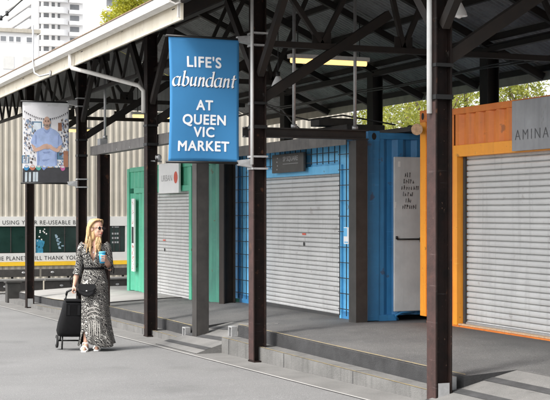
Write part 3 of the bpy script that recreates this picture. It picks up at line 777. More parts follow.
# grey steel panel standing in the gap between blue and orange kiosks
def panel():
    x = xa(368, 7.48)+.06; D0 = d_at(393, -x); D1 = D0+.52
    p = tag(empty('steel_panel', (x, D0, .33)), 'weathered grey steel door panel with handwriting between the blue and orange kiosks', 'panel')
    mb = MB(); mb.box(x, x+.03, D0, D1, .47, 2.46); mb.build('sheet', M['panel_grey'], p, bevel=.012)
    mb = MB(); mb.tube([(x+.045, D0+.04, 1.40), (x+.045, D1-.14, 1.40)], .010, 8); mb.tube([(x+.05, D0+.03, 1.40), (x+.05, D0+.03, 1.44)], .015, 8)
    mb.tube([(x+.05, D1-.14, 1.42), (x+.06, D1-.14, 1.36)], .022, 8); mb.build('latch', M['metal_black'], p)
    y0 = (D0+D1)/2-.03
    rnd = random.Random(9); mb = MB()
    for k, n in enumerate((3, 5, 8, 5, 3, 7)):          # six short lines of hurried brush letters
        yy = y0-.014*n-.03+.01*(k % 3); zc = 2.20-.082*k
        for q in range(n):
            h, w_ = rnd.uniform(.035, .06), rnd.uniform(.014, .026)
            P = [(x+.033, yy+rnd.uniform(0, w_), zc+rnd.uniform(0, h)) for _ in range(rnd.randint(3, 4))]
            P[0] = (x+.033, yy, zc); P[1] = (x+.033, yy+.004, zc+h)
            mb.tube(P, .0042, 5); yy += w_+.012
    mb.build('handwriting', M['ink_faded'], p)
    mb = MB(); mb.box(x+.031, x+.034, D0+.06, D0+.09, 2.33, 2.40); mb.box(x+.031, x+.034, D0+.005, D0+.03, 1.80, 1.88); mb.build('paint_mark', M['white_plastic'], p)
    mb = MB(); mb.tube([(x-.06, D0+.1, .36), (x-.02, D0+.05, .42), (x, D0+.12, .46), (x, D0+.3, .46)], .018, 8); mb.build('hose_end', M['blue_paint'], p)
panel()
# pole lying over the roofs, pale cut end towards the street
mb = MB(); xp = xa(419, 7.7)
mb.tube([(xp-1.3, 8.28, 2.86), (xp+.02, 7.66, 2.755)], .045, 14)
lg = tag(mb.build('timber_pole', M['dark_grey_steel']), 'round pole on the blue kiosk roof with pale cut end by the orange corner', 'pole')
mb = MB(); v = Vector((.57, -.29, 0)).normalized(); mb.tube([Vector((xp+.022, 7.659, 2.755)), Vector((xp+.034, 7.653, 2.754))], .07, 18); mb.build('cut_end', M['timber_end'], lg)
mb = MB(); mb.box(-19.2, -14.6, 7.95, 8.35, 2.78, 2.84)
tag(mb.build('roof_board', M['timber_dark']), 'dark board lying on the blue kiosk roof', 'board')

# small white brackets at the ends of the steps
br = ['small pale steel bracket at the kerb end beside the nearest post', 'small pale steel bracket at the kerb end left of the banner post', 'small pale steel bracket at the foot of the grey portal leg']
for i, (s, D) in enumerate(((9.86, 5.80), (15.28, 5.82), (17.05, 5.80))):
    z = low_z(s)+.002
    s2 = s
    mb = MB(); w = .10; x = -s2
    mb.box(x-.16, x-.14, D-.05, D+.03, z, z+.13); mb.box(x-.05, x-.03, D-.05, D+.03, z, z+.13); mb.box(x-.14, x-.05, D+.012, D+.03, z+.01, z+.13); mb.box(x-.14, x-.05, D-.05, D+.012, z+.112, z+.13)
    tag(mb.build('kerb_bracket', M['galv'], bevel=.003), br[i], 'bracket', 'pale brackets at the kerb ends')

# ------------------------------------------------------------------ banners
def banner_frame(s, px0, px1, y_top, y_bot, label, m, wav):
    Da, Db = d_at(px0, s), d_at(px1, s); x = -s
    zt = za(y_top, x, (Da+Db)/2); zb = za(y_bot, x, (Da+Db)/2)
    b = tag(empty('street_banner', (x, Db, zb)), label, 'banner')
    def surf(p):
        t = (p.y-Da)/(Db-Da); v = (zt-p.z)/(zt-zb)
        return Vector((p.x+wav*(math.sin(t*5.2+v*1.2)*.6+math.sin(v*4.0+t*2.0)*.5)*(.25+.75*v), p.y+(.018*math.sin(v*3.4))*(1-t)*wav/.02*.8, p.z+.012*math.sin(t*3.1)*v))
    mb = MB(); n, k = 24, 36
    mb.grid([Da+(Db-Da)*i/n for i in range(n+1)], [zb+(zt-zb)*j/k for j in range(k+1)], lambda D, z: surf(Vector((x, D, z))), smooth=True)
    cl = mb.build('cloth', m, b, recalc=False)
    so = cl.modifiers.new('thick', 'SOLIDIFY'); so.thickness = .003; so.offset = 0
    mb = MB()
    for z in (zt+.012, zb-.005):
        mb.tube([(x, Da-.03, z), (x, 5.55, z)], .014, 8)
    mb.build('arm', M['metal_black'], b)
    mb = MB()
    for z in (zt+.012, zb-.005):
        mb.hexa([(x-.04, 5.39, z-.03), (x+.04, 5.39, z-.03), (x+.05, 5.545, z-.055), (x-.05, 5.545, z-.055)], [(x-.03, 5.37, z+.03), (x+.03, 5.37, z+.03), (x+.05, 5.545, z+.05), (x-.05, 5.545, z+.05)])
        for dz in (-.075, .065): mb.box(x-.092, x+.092, PD-.095, PD+.095, z+dz, z+dz+.022)
    mb.build('bracket', M['galv'], b)
    return b, cl, surf, Da, Db, zt, zb
def nib_text(name, parent, origin, uy, scale, fn, m):
    """bold slanted pen lettering of the word abundant (broad nib)"""
    def arc(cx, cy, rx, ry, a0, a1, n=14): return [(cx+rx*math.cos(R(a0+(a1-a0)*i/n)), cy+ry*math.sin(R(a0+(a1-a0)*i/n))) for i in range(n+1)]
    bowl = lambda cx: arc(cx, .5, .33, .5, 60, 330, 18)
    G = {
        'a': ([bowl(.36), [(.72, 1.0), (.70, .18), (.78, .02), (.92, .12)], [(.52, .94), (.7, .98)]], .98),
        'b': ([[(.10, 1.62), (.20, 1.6), (.18, .1)], arc(.42, .5, .33, .5, 150, -150, 18)], .90),
        'u': ([[(.02, .9), (.16, .98), (.16, .25), (.28, .02), (.45, .08), (.62, .35)], [(.66, 1.0), (.66, .18), (.74, .02), (.88, .12)]], .96),
        'n': ([[(.02, .9), (.16, .98), (.16, 0)], [(.16, .55), (.34, .92), (.52, .98), (.62, .80), (.62, .18), (.70, .02), (.84, .12)]], .94),
        'd': ([bowl(.36), [(.60, 1.62), (.72, 1.6), (.70, .18), (.78, .02), (.92, .12)]], .98),
        't': ([[(.22, 1.35), (.20, .2), (.30, .02), (.48, .12)], [(.02, .96), (.48, .96)]], .58)}
    mb = MB(); x0 = 0; cnt = 0
    nib = (.105, .06)
    total = sum(G[c][1] for c in 'abundant')
    for c in 'abundant':
        for st in G[c][0]:
            for (ax, ay), (bx, by) in zip(st, st[1:]):
                d = math.hypot(bx-ax, by-ay)
                if d < 1e-6: continue
                ex, ey = (bx-ax)/d*.02, (by-ay)/d*.02
                ax, ay, bx, by = ax-ex, ay-ey, bx+ex, by+ey
                q = [(ax-nib[0], ay-nib[1]), (bx-nib[0], by-nib[1]), (bx+nib[0], by+nib[1]), (ax+nib[0], ay+nib[1])]
                cnt += 1
                pts = []
                for X, Y in q:
                    X = X+x0+.18*Y-total/2-.1
                    p = Vector(origin)+Vector(uy)*(X*scale)+Vector((0, 0, Y*scale*.98))
                    p = fn(p); p.x += .004+cnt*.00002; pts.append(p)
                mb.quad(pts)
        x0 += G[c][1]
    o = mb.build(name, m, parent, recalc=False); return o
def blue_banner():
    b, cl, surf, Da, Db, zt, zb = banner_frame(14.08, 168.5, 239, 38.5, 162, 'blue fabric street banner with white lettering on the second post', M['banner_blue'], .02)
    mid = (Da+Db)/2; x = -14.08; H = zt-zb
    def f2(p): q = surf(p); q.x += .004; return q
    rows = [('LIFE\'S', .170, 62.5, .49), ('AT', .160, 105.5, .5), ('QUEEN', .160, 120, .5), ('VIC', .160, 132.5, .5), ('MARKET', .160, 146.5, .49)]
    for t, sz, yy, cc in rows:
        z = zt-(yy-33.5)/(162-38.5)*H
        text_mesh('lettering', t, sz, (x, Da+(Db-Da)*cc, z), (0, 1, 0), (0, 0, 1), M['banner_white'], cl, fn=f2, bold=.0045, spacing=1.10, wscale=.98)
    z = zt-(87-38.5)/(162-38.5)*H
    def f3(p): q = surf(p+Vector((0, .006, -.006))); q.x -= .002; return q
    nib_text('lettering_shadow', cl, (x, mid, z), (0, 1, 0), .108, f3, M['ink_black'])
    nib_text('lettering', cl, (x, mid, z), (0, 1, 0), .108, surf, M['banner_white'])
blue_banner()

def poster():
    s = 22.42
    mat('poster_bg', (.74, .73, .75), .7, c2=(.82, .81, .82), scale=6)
    b, cl, surf, Da, Db, zt, zb = banner_frame(s, 22.5, 69, 102.5, 183, 'pale street banner printed with a man in a blue shirt, behind the woman', M['poster_bg'], .008)
    W, H = Db-Da, zt-zb; lay = [0]
    AY, AZ = Vector((0, 1, 0)), Vector((0, 0, 1))
    def sp(u, v, k): q = surf(Vector((-s, Da+u*W, zt-v*H))); q.x += .003+.0012*k; return q
    def poly(mb, pts, k): mb.bm.faces.new([mb.bm.verts.new(sp(u, v, k)) for u, v in pts])
    def disc(mb, u, v, ru, rv, k, n=18): poly(mb, [(u+ru*math.cos(2*math.pi*i/n), v+rv*math.sin(2*math.pi*i/n)) for i in range(n)], k)
    def out(nm, mb, c): o = mb.build(nm, M[c] if c in M else mat('print_'+nm, c, .7, .15, 9), cl, recalc=False); return o
    # top hem, dark counter, frames on the wall
    mb = MB(); poly(mb, [(0, 0), (1, 0), (1, .045), (0, .045)], 0); out('hem', mb, (.72, .72, .72))
    mb = MB(); poly(mb, [(0, .82), (1, .80), (1, 1), (0, 1)], 0); out('printed_counter', mb, (.05, .05, .055))
    mb = MB()
    for u, v, w, h in ((.30, .24, .22, .14), (.52, .20, .16, .10), (.06, .66, .16, .10), (.80, .62, .16, .09)): poly(mb, [(u-w/2, v), (u+w/2, v), (u+w/2, v+h), (u-w/2, v+h)], 0)
    out('printed_frame', mb, (.10, .20, .30))
    mb = MB()
    for u, v, w, h in ((.30, .255, .18, .11), (.52, .215, .12, .07), (.06, .675, .11, .08)): poly(mb, [(u-w/2, v), (u+w/2, v), (u+w/2, v+h), (u-w/2, v+h)], 1)
    out('printed_picture', mb, (.62, .68, .74))
    rnd = random.Random(3)
    for q in range(4):
        mb = MB()
        for k in range(60):
            u = rnd.choice((rnd.uniform(.02, .27), rnd.uniform(.76, .98))); v = rnd.uniform(.2, .78)
            w, h = rnd.uniform(.006, .020), rnd.uniform(.005, .016)
            if k % 2: disc(mb, u, v, w, h*1.2, 2+.15*q, 8)
            else: poly(mb, [(u-w, v-h), (u+w, v-h), (u+w, v+h), (u-w, v+h)], 2+.15*q)
        out('printed_shelf_items', mb, ((.13, .15, .22), (.40, .34, .30), (.10, .08, .08), (.26, .34, .48))[q])
    mb = MB()
    for u, v, w, h in ((.80, .30, .04, .05), (.93, .70, .05, .10)): poly(mb, [(u-w, v-h), (u+w, v-h), (u+w, v+h), (u-w, v+h)], 3)
    out('printed_ornament', mb, (.32, .15, .09))
    mb = MB()
    for i in range(24):                                   # string of flags
        u = .04+.92*i/23; v = .11+.09*(1-(2*(i/23)-1)**2); poly(mb, [(u-.013, v), (u+.013, v), (u+.004, v+.03)], 3)
    out('printed_bunting', mb, (.10, .09, .10))
    # the man
    mb = MB(); poly(mb, [(.305, .80), (.30, .66), (.285, .56), (.25, .545), (.19, .525), (.165, .50), (.20, .43), (.25, .375), (.31, .345), (.39, .325), (.45, .305), (.51, .325), (.57, .305), (.63, .325), (.71, .345), (.78, .38), (.83, .44), (.86, .50), (.83, .525), (.77, .545), (.745, .56), (.735, .66), (.74, .80)], 4)
    out('printed_shirt', mb, (.34, .43, .66))
    mb = MB()
    for q in ([(.31, .56), (.335, .57), (.36, .72), (.33, .80), (.31, .78)], [(.70, .57), (.735, .56), (.735, .78), (.71, .80), (.69, .68)], [(.42, .62), (.60, .61), (.56, .635), (.46, .64)], [(.40, .72), (.62, .70), (.60, .72), (.44, .74)], [(.26, .40), (.29, .42), (.28, .53), (.265, .52)], [(.76, .41), (.785, .40), (.775, .53), (.755, .54)], [(.44, .34), (.51, .36), (.58, .34), (.53, .385), (.49, .385)]):
        poly(mb, q, 5)
    out('printed_folds', mb, (.24, .31, .52))
    mb = MB()
    poly(mb, [(.175, .515), (.245, .545), (.27, .575), (.36, .555), (.44, .525), (.52, .515), (.58, .535), (.60, .565), (.55, .585), (.46, .58), (.36, .605), (.27, .62), (.23, .605), (.20, .56)], 6)
    poly(mb, [(.84, .525), (.77, .545), (.74, .575), (.66, .555), (.60, .525), (.53, .53), (.47, .555), (.50, .575), (.58, .575), (.66, .605), (.74, .62), (.78, .61), (.82, .57)], 6.6)
    poly(mb, [(.46, .285), (.57, .285), (.575, .325), (.51, .345), (.455, .325)], 6)
    disc(mb, .515, .245, .072, .068, 7, 24); disc(mb, .441, .25, .012, .018, 6.5, 10); disc(mb, .589, .25, .012, .018, 6.5, 10)
    out('printed_skin', mb, (.55, .36, .28))
    mb = MB(); poly(mb, [(.447, .25), (.455, .262), (.475, .275), (.515, .268), (.555, .275), (.575, .262), (.583, .25), (.578, .285), (.55, .308), (.515, .316), (.48, .308), (.452, .285)], 8); out('printed_beard', mb, (.30, .22, .18))
    mb = MB(); disc(mb, .487, .238, .013, .006, 9, 8); disc(mb, .543, .238, .013, .006, 9, 8); poly(mb, [(.495, .284), (.535, .284), (.53, .290), (.50, .290)], 9); poly(mb, [(.47, .226), (.50, .223), (.50, .228), (.47, .231)], 9); poly(mb, [(.53, .223), (.56, .226), (.56, .231), (.53, .228)], 9)
    out('printed_face', mb, (.10, .06, .05))
    for k, c in enumerate(((.05, .25, .5), (.55, .2, .12), (.1, .4, .35), (.2, .3, .6), (.6, .35, .1), (.08, .3, .55), (.5, .12, .3))):
        mb = MB(); u = .08+k*.13; disc(mb, u, .815, .055, .035, 4, 14); out('printed_bowl', mb, c)
        mb = MB(); disc(mb, u, .80, .04, .014, 5, 12); out('printed_rim', mb, (.6, .6, .6))
    mb = MB()
    for u in (.05, .13, .22, .28): poly(mb, [(u, .87), (u+.05, .87), (u+.05, .99), (u, .99)], 4)
    disc(mb, .50, .93, .02, .05, 4)
    out('printed_towel', mb, (.5, .56, .6))
poster()

# ------------------------------------------------------------------ lamps
def tube_lamp(s, D0, D1, z, label):
    L = tag(empty('strip_light', (-s, D0, z)), label, 'light', 'strip lights under the roof')
    mb = MB(); mb.box(-s-.06, -s+.06, D0-.03, D1+.03, z+.03, z+.085); mb.build('housing', M['gutter_paint'], L)
    mb = MB(); mb.tube([(-s, D0, z), (-s, D1, z)], .035, 12); mb.build('lit_tube', M['tube_lit'], L)
    mb = MB()
    for D in (D0+.1, D1-.1): mb.tube([(-s, D, z+.08), (-s, D, z+.6)], .008, 6)
    mb.build('suspension_wire', M['cord'], L)
sA = 16.3; tube_lamp(sA, d_at(291, sA), d_at(366, sA), 3.82, 'lit warm strip light above the blue kiosk')
sB = 26.0; tube_lamp(sB, d_at(133, sB), d_at(182, sB), 3.74, 'lit warm strip light left of the blue banner')
sC = 30.0; tube_lamp(sC, d_at(60, sC), d_at(93, sC), 3.66, 'small lit strip light at the far end behind the poster')
def pendant(x, y, z, ztop, label):
    L = tag(empty('pendant_lamp', (x, y, z)), label, 'lamp', 'unlit white pendant lamps')
    mb = MB(); n = 20
    prof = [(.09, 0), (.075, .05), (.05, .10), (.03, .14)]
    V = [[mb.bm.verts.new((x+r*math.cos(2*math.pi*k/n), y+r*math.sin(2*math.pi*k/n), z+h)) for k in range(n)] for r, h in prof]
    for a, b in zip(V, V[1:]):
        for k in range(n): mb.bm.faces.new([a[k], a[(k+1) % n], b[(k+1) % n], b[k]]).smooth = True
    mb.build('shade', M['lamp_white'], L)
    mb = MB(); mb.ell((x, y, z+.03), (.045, .045, .055)); mb.build('bulb', M['lamp_white'], L)
    mb = MB(); mb.tube([(x, y, z+.13), (x, y, z+.2)], .03, 10); mb.tube([(x, y, z+.18), (x, y, ztop)], .007, 6); mb.build('cord', M['cord'], L)
pendant(-16.0, d_at(278, 16.0), 3.42, 4.4, 'white pendant lamp right of the banner post')
pendant(-12.0, d_at(459, 12.0), 3.83, 4.9, 'white pendant lamp above the orange kiosk')
# cable loops near the banner post
mb = MB()
mb.tube([(-16.2, 6.55, 3.4), (-16.15, 6.58, 3.2), (-16.0, 6.75, 3.12), (-15.8, 6.8, 2.95), (-15.3, 6.72, 2.8)], .012, 6)
mb.tube([(-15.9, 6.3, 3.25), (-15.9, 6.7, 3.05), (-15.9, 7.1, 2.98), (-15.9, 7.6, 3.06), (-15.9, 8.4, 2.95)], .012, 6)
tag(mb.build('loose_cable', M['dark_grey_steel']), 'loose looping cables hanging above the blue kiosk', 'cable')
mb = MB(); mb.box(-17.6, -16.4, 7.9, 8.5, 2.8, 2.98); mb.box(-17.2, -16.9, 7.7, 8.3, 2.985, 3.1)
tag(mb.build('roof_crate', M['timber_dark'], bevel=.01), 'dark low crate lying on the blue kiosk roof', 'crate')

# hook bracket on the fascia
mb = MB(); x = xa(38, 4.5)
mb.tube([(x, 4.42, 4.75), (x, 4.42, 4.12), (x+.02, 4.44, 3.98), (x+.15, 4.5, 3.92), (x+.5, 4.59, 3.93)], .016, 8)
mb.ell((x+.5, 4.585, 3.93), (.05, .015, .05))
tag(mb.build('hook_bracket', M['galv']), 'thin grey curved steel hook fixed to the cream fascia', 'bracket')
# overhead wire with insulators, top left
mb = MB(); a = Vector((-60, 10.0, 10.6)); 
def ray(px, py, Z):
    X = (px-275)/1300*Z; s = Z*CT-X*ST; D = Z*ST+X*CT
    return Vector((-s, D, 1.75-(py-212)*Z/1300))
mb.tube([ray(-30, 47, 40), ray(0, 19, 40), ray(8, 13, 40), ray(22, 0, 40), ray(45, -20, 40)], .022, 6)
w = tag(mb.build('overhead_wire', M['cord']), 'black overhead wire with small insulators at the top left', 'wire')
mb = MB()
for px, py in ((1.0, 18), (7, 13.5)):
    p = ray(px, py, 40); mb.tube([p+Vector((0, 0, .07)), p+Vector((.02, 0, -.07))], .05, 8)
mb.build('insulator', M['cord'], w)

# ------------------------------------------------------------------ far wall
def far_wall():
    X = -35.0; zb = road_z(35)
    w = tag(empty('market_wall', (X, 8.5, zb)), 'cream corrugated market wall with white lettered bands and dark windows', 'wall')
    D0, D1 = 3.5, 17
    def zz(py, D=8.6): return za(py, X, D)
    z_t1, z_t0 = zz(216.5), zz(226); z_w0 = zz(252.5); z_b0 = zz(261); z_y0 = zz(265)
    def corr(mb, z0, z1, x=X):
        corrugated(mb, (x, D0, 0), (0, 1, 0), (1, 0, 0), D1-D0, z0, z1, pitch=.17, depth=.022)
    mb = MB(); corr(mb, z_t1, 4.95); mb.build('upper_cladding', M['wall_cream'], w)
    mb = MB(); corr(mb, zb-.1, z_y0); mb.build('lower_cladding', M['wall_cream'], w)
    box_part('backing', M['dark_grey_steel'], w, (X-.4, X-.06, D0, D1, zb-.2, 4.94), bevel=0)
    box_part('text_band', M['band_white'], w, (X-.05, X+.02, D0, D1, z_t0, z_t1), bevel=0)
    box_part('text_band', M['band_white'], w, (X-.05, X+.02, D0, D1, z_b0, z_w0), bevel=0)
    box_part('yellow_rail', M['band_yellow'], w, (X-.05, X+.035, D0, D1, z_y0, z_b0-.004), bevel=0)
    def dy(px): return d_at(px, 35)
    for a, b in ((-22, 27), (35.5, 79), (108.5, 125)):
        f = box_part('window', M['glass_dark'], w, (X-.05, X-.01, dy(a), dy(b), z_w0+.02, z_t0-.02), bevel=0)
        mb = MB(); n = 3
        for k in range(n+1):
            y = dy(a)+(dy(b)-dy(a))*k/n; mb.box(X-.045, X-.0, y-.012, y+.012, z_w0+.022, z_t0-.022)
        mb.build('mullion', M['dark_grey_steel'], f)
    box_part('pier', M['band_white'], w, (X-.05, X+.015, dy(27)+.003, dy(35.5)-.003, z_w0+.003, z_t0-.003), (X-.05, X+.015, dy(79)+.003, dy(108.5)-.003, z_w0+.003, z_t0-.003), (X-.05, X+.015, dy(125)+.003, D1, z_w0+.003, z_t0-.003), bevel=0)
    T = M['ink_black']
    def tx(s, px, px1, py, size): text_mesh('band_lettering', s, size, (X+.024, dy(px), zz(py)), (0, 1, 0), (0, 0, 1), T, w, align='LEFT', spacing=1.12, width=dy(px1)-dy(px))
    tx('USING YOUR RE-USEABLE BAGS', 2, 86, 224.2, .155)
    tx('THE PLANET WILL THANK YOU', -7, 77, 259.4, .155)
    # blue picture and notices behind the glass
    def rect(nm, px0, px1, py0, py1, m, xo=.0): box_part(nm, m, w, (X-.009+xo, X-.004+xo, dy(px0), dy(px1), zz(py1), zz(py0)), bevel=0)
    mb = MB(); rnd = random.Random(5)
    for k in range(34):
        y = dy(rnd.uniform(36.2, 42)); z = rnd.uniform(zz(252), zz(240.5)); w_, h_ = rnd.uniform(.02, .07), rnd.uniform(.02, .06)
        mb.box(X-.0085, X-.006+.0001*k, y-w_, y+w_, z-h_, z+h_)
    mb.build('window_picture', M['poster_blue'], w)
    mb = MB()
    for k in range(12):
        t = k/11; y = dy(55)+.02+t*.10*(1 if k % 3 else 2.2); z = zz(235)-t*.36; mb.box(X-.008, X-.0055+.0001*k, y-.02, y+.03+.02*(k % 2), z-.018, z+.018)
    mb.build('window_print', M['notice_blue'], w)
    mb = MB()
    for k in range(9): mb.ell((X-.006, dy(rnd.uniform(36.5, 47)), rnd.uniform(zz(246), zz(226.5))), (.004, .022, .022), n=8, m=6)
    mb.build('window_dots', M['band_white'], w)
    mb = MB()
    for r_ in range(3):
        for c_ in range(3): mb.box(X-.008, X-.005, dy(112)+.07*c_, dy(112)+.05+.07*c_, zz(233)-.12*r_-.05, zz(233)-.12*r_)
    mb.box(X-.008, X-.005, dy(112), dy(119), zz(225.6)-.06, zz(225.6)-.03)
    mb.build('window_notice', M['galv'], w)
far_wall()
def benches():
    X = -33.9; z = road_z(34)
    lab = ['dark slatted timber bench by the cream wall, left of the far post', 'dark slatted timber bench by the cream wall, behind the woman', 'dark slatted timber bench by the cream wall beside the green kiosk']
    for i, (a, b) in enumerate(((-14, 40), (42, 96), (98, 150))):
        y0, y1 = d_at(a, 33.9), d_at(b, 33.9)
        o = tag(empty('timber_bench', (X, (y0+y1)/2, z)), lab[i], 'bench', 'dark benches along the cream wall')
        mb = MB(); mb.box(X-.10, X-.05, y0, y1, z+.34+.08, z+.62); mb.build('backrest', M['timber_dark'], o, bevel=.006)
        mb = MB(); mb.box(X-.02, X+.42, y0, y1, z+.33, z+.38); mb.build('seat', M['band_white'] if False else M['concrete'], o, bevel=.006)
        mb = MB(); mb.box(X+.30, X+.36, y0, y1, z+.08, z+.325); mb.build('front_board', M['timber_dark'], o)
        for t in (.15, .5, .85):
            yy = y0+(y1-y0)*t
            mb = MB(); mb.box(X-.04, X+.29, yy-.05, yy+.05, z, z+.328); mb.build('leg', M['timber_dark'], o); mb = MB(); mb.box(X-.16, X-.105, yy-.03, yy+.03, z, z+.6); mb.build('back_support', M['timber_dark'], o)
        mb = MB()
        for t in (.2, .7): mb.ell((X-.045, y0+(y1-y0)*t, z+.53), (.01, .05, .03), n=8, m=6)
        for t in (.3, .8): mb.ell((X+.365, y0+(y1-y0)*t, z+.2), (.01, .05, .03), n=8, m=6)
        mb.build('bolt', M['galv'], o)
benches()
mb = MB(); x = xa(13, 5.75); z = road_z(-x); mb.box(x-.12, x+.12, 5.6, 5.9, z, z+.44); mb.box(x-.15, x+.15, 5.57, 5.93, z+.44, z+.49)
tag(mb.build('kerb_block', M['dark_grey_steel'], bevel=.01), 'short dark block standing at the far end of the kerb', 'block')

# ------------------------------------------------------------------ city behind
def tower():
    X = -343.0; Y0 = d_at(34, 343); Yb = d_at(104, 343)+22
    t = tag(empty('apartment_tower', (X, Y0, 0)), 'tall white apartment tower with stacked curved balconies', 'building')
    fl = 2.97; z00 = 1.75+(212-46)*345/1300-12*fl
    nf = 24; H = z00+nf*fl
    mb = MB(); mb.box(X-40, X, Y0+1.2, Yb, -.7, H); mb.build('body', M['tower_white'], t)
    mb = MB(); mb.box(X-1.2, X+1.0, Y0-.4, Y0+1.0, -.7, H+1); mb.build('corner_pier', M['tower_white'], t)
    def rounded(y0, y1, dep):
        pts = [(X+.05, y0)]
        for k in range(13):
            a = math.pi/2*k/12; pts.append((X+dep*math.sin(a)**.8 if False else X+dep*math.sin(a), y0+2.2*(1-math.cos(a))))
        for k in range(13):
            a = math.pi/2*k/12; pts.append((X+dep*math.cos(a), y1-2.6*(1-math.sin(a))))
        pts.append((X+.05, y1)); return pts
    bands = [(Y0+1.2, d_at(67, 343), 1.6), (d_at(60, 343)+1.6, d_at(80, 343), .7)]
    dl = mb = MB(); g = MB()
    for k in range(nf):
        z = z00+k*fl
        pts = rounded(Y0+1.05, d_at(68, 343), 2.2)
        mb.hexa([(x, y, z) for x, y in pts], [(x, y, z+1.5) for x, y in pts])
        g.box(X-.5, X+.12, Y0+1.5, d_at(60, 343), z+1.5, z+fl-.02)
        g.box(X-.5, X+.14, d_at(70, 343), d_at(79, 343), z+1.3, z+fl-.3)
        mb.box(X-.4, X+1.3, d_at(68.5, 343), d_at(82, 343), z+.1, z+1.1)
        mb.box(X-38, X-2, Y0-1.1, Y0+1.1, z, z+1.4)
        g.box(X-38, X-2.5, Y0+.4, Y0+1.1 , z+1.4, z+fl-.02)
        g.box(X-.5, X+.1, d_at(84, 343), d_at(98, 343), z+1.2, z+fl-.3)
    mb.build('balcony', M['tower_white'], t)
    o = g.build('window_band', M['tower_glass'], t)
    mb = MB()
    for y in (d_at(42, 343), d_at(50, 343), d_at(56, 343)): mb.box(X+.12, X+.4, y-.35, y+.35, z00, H)
    mb.build('fin', M['tower_white'], t)
tower()
def low_building():
    X = -120.0; Y0, Y1 = d_at(-60, 120), d_at(37, 120); zt = 1.75+(212-34)*121/1300
    b = tag(empty('office_building', (X, Y0, -.6)), 'low white building with a row of small windows below the tower', 'building')
    mb = MB(); mb.box(X-15, X, Y0, Y1, -.7, zt); mb.build('wall', M['tower_white'], b)
    mb = MB(); mb.box(X-15.3, X+.3, Y0, Y1+.3, zt, zt+.35); mb.build('parapet', M['wall_cream'], b)
    for a, c in ((-20, -12), (-10, -2), (0, 6.5), (8.5, 14), (15.5, 21), (26, 33)):
        y0, y1 = d_at(a, 120), d_at(c, 120); z1 = zt-.35; z0 = z1-.55
        mb = MB(); mb.box(X, X+.06, y0, y1, z0, z1); o = mb.build('window', M['tower_white'], b)
        mb = MB(); mb.box(X+.02, X+.064, y0+.05, y1-.05, z0+.05, z1-.05); mb.build('pane', M['tower_glass'], o)
    z0 = zt-3.4
    for a, c in ((-20, -2), (3, 14), (22, 33)):
        mb = MB(); mb.box(X, X+.06, d_at(a, 120), d_at(c, 120), z0, z0+1.2); mb.build('window', M['band_white'], b)
low_building()
def tower_two():
    X = -300; t = tag(empty('apartment_tower', (X, d_at(84, 300), 0)), 'pale grey apartment block partly hidden behind the yellow green tree', 'building')
    y0, y1 = d_at(104, 300), d_at(150, 300)
    mb = MB(); mb.box(X-20, X, y0, y1, -.7, 75); mb.build('body', M['tower_white'], t)
    g = MB(); s = MB()
    for k in range(22):
        z = 3+k*3.1; g.box(X-.2, X+.08, y0+.6, y1-.6, z+1.1, z+2.7); s.box(X-.2, X+1.0, y0+.3, y1-.3, z, z+.9)
    g.build('window_band', M['tower_glass'], t); s.build('balcony', M['tower_white'], t)
tower_two()

def tree(name, base, top, rad, n, m, label, seed, lean=0, leaf=.22, zlow=.3, group='trees beyond the shed'):
    rnd = random.Random(seed); x, y, z = base
    t = tag(empty(name, base), label, 'tree', group)
    mb = MB(); hgt = top-z
    mb.tube([(x, y, z), (x+.1, y, z+hgt*.25), (x+.05, y+.15, z+hgt*.5), (x+.1, y+.1, z+hgt*.85)], [.045*hgt**.8*.5+.1, .16, .11, .03], 8)
    cl = []
    for k in range(16):
        a = rnd.uniform(0, 6.28); f = rnd.uniform(zlow, .95); rr = rad*rnd.uniform(.35, 1)*(1-.55*max(0, f-.6)/.4)
        p = Vector((x+math.cos(a)*rr, y+math.sin(a)*rr, z+hgt*f)); cl.append((p, rad*rnd.uniform(.28, .5)))
        q = Vector((x+.07, y+.1, z+hgt*max(.2, f-.28)))
        mb.tube([q, (q+p)/2+Vector((0, 0, .15)), p], [.06, .045, .015], 6)
    mb.build('trunk', M['bark'], t)
    mb = MB()
    for k in range(n):
        c, r = rnd.choice(cl)
        d = Vector((rnd.gauss(0, 1), rnd.gauss(0, 1), rnd.gauss(0, .75))).normalized()*(r*rnd.uniform(.2, 1.1)**.6)
        p = c+d; s_ = leaf*rnd.uniform(.5, 1.2)
        u = Vector((rnd.uniform(-1, 1), rnd.uniform(-1, 1), rnd.uniform(-.8, .8))).normalized()
        v = u.cross(Vector((rnd.uniform(-1, 1), rnd.uniform(-1, 1), rnd.uniform(-1, 1)))).normalized()
        mb.bm.faces.new([mb.bm.verts.new(q) for q in (p-u*s_, p+v*s_*.38, p+u*s_, p-v*s_*.38)])
    mb.build('crown', m, t, recalc=False)
p = ray(128, 212, 62); tree('leafy_tree', (p.x, p.y, -.6), 13.0, 2.3, 14000, M['leaf_yellow'], 'bright yellow green tree showing above the gutter at top left', 11, leaf=.11, zlow=.45)
p = ray(157, 212, 66); tree('leafy_tree', (p.x, p.y, -.6), 15.0, 2.2, 11000, M['leaf_yellow'], 'taller yellow green tree right beside the one above the gutter', 12, leaf=.11, zlow=.5)
labs = ['green tree beyond the shed right of the inner post behind the blue kiosk', 'green tree beyond the shed seen left of the inner post', 'green tree beyond the shed just left of the nearest post',
        'green tree beyond the shed above the orange container', 'green tree beyond the shed far right', 'green tree beyond the shed seen past the hanger rods']
for i, (px, Z, tp) in enumerate(((405, 44, 6.9), (340, 52, 7.2), (428, 39, 6.6), (462, 42, 7.5), (520, 46, 7.0), (300, 56, 7.6))):
    p = ray(px, 212, Z); tree('leafy_tree', (p.x, p.y, -.4), tp, 2.1, 6500, M['leaf'], labs[i], 20+i, leaf=.085, zlow=.3)
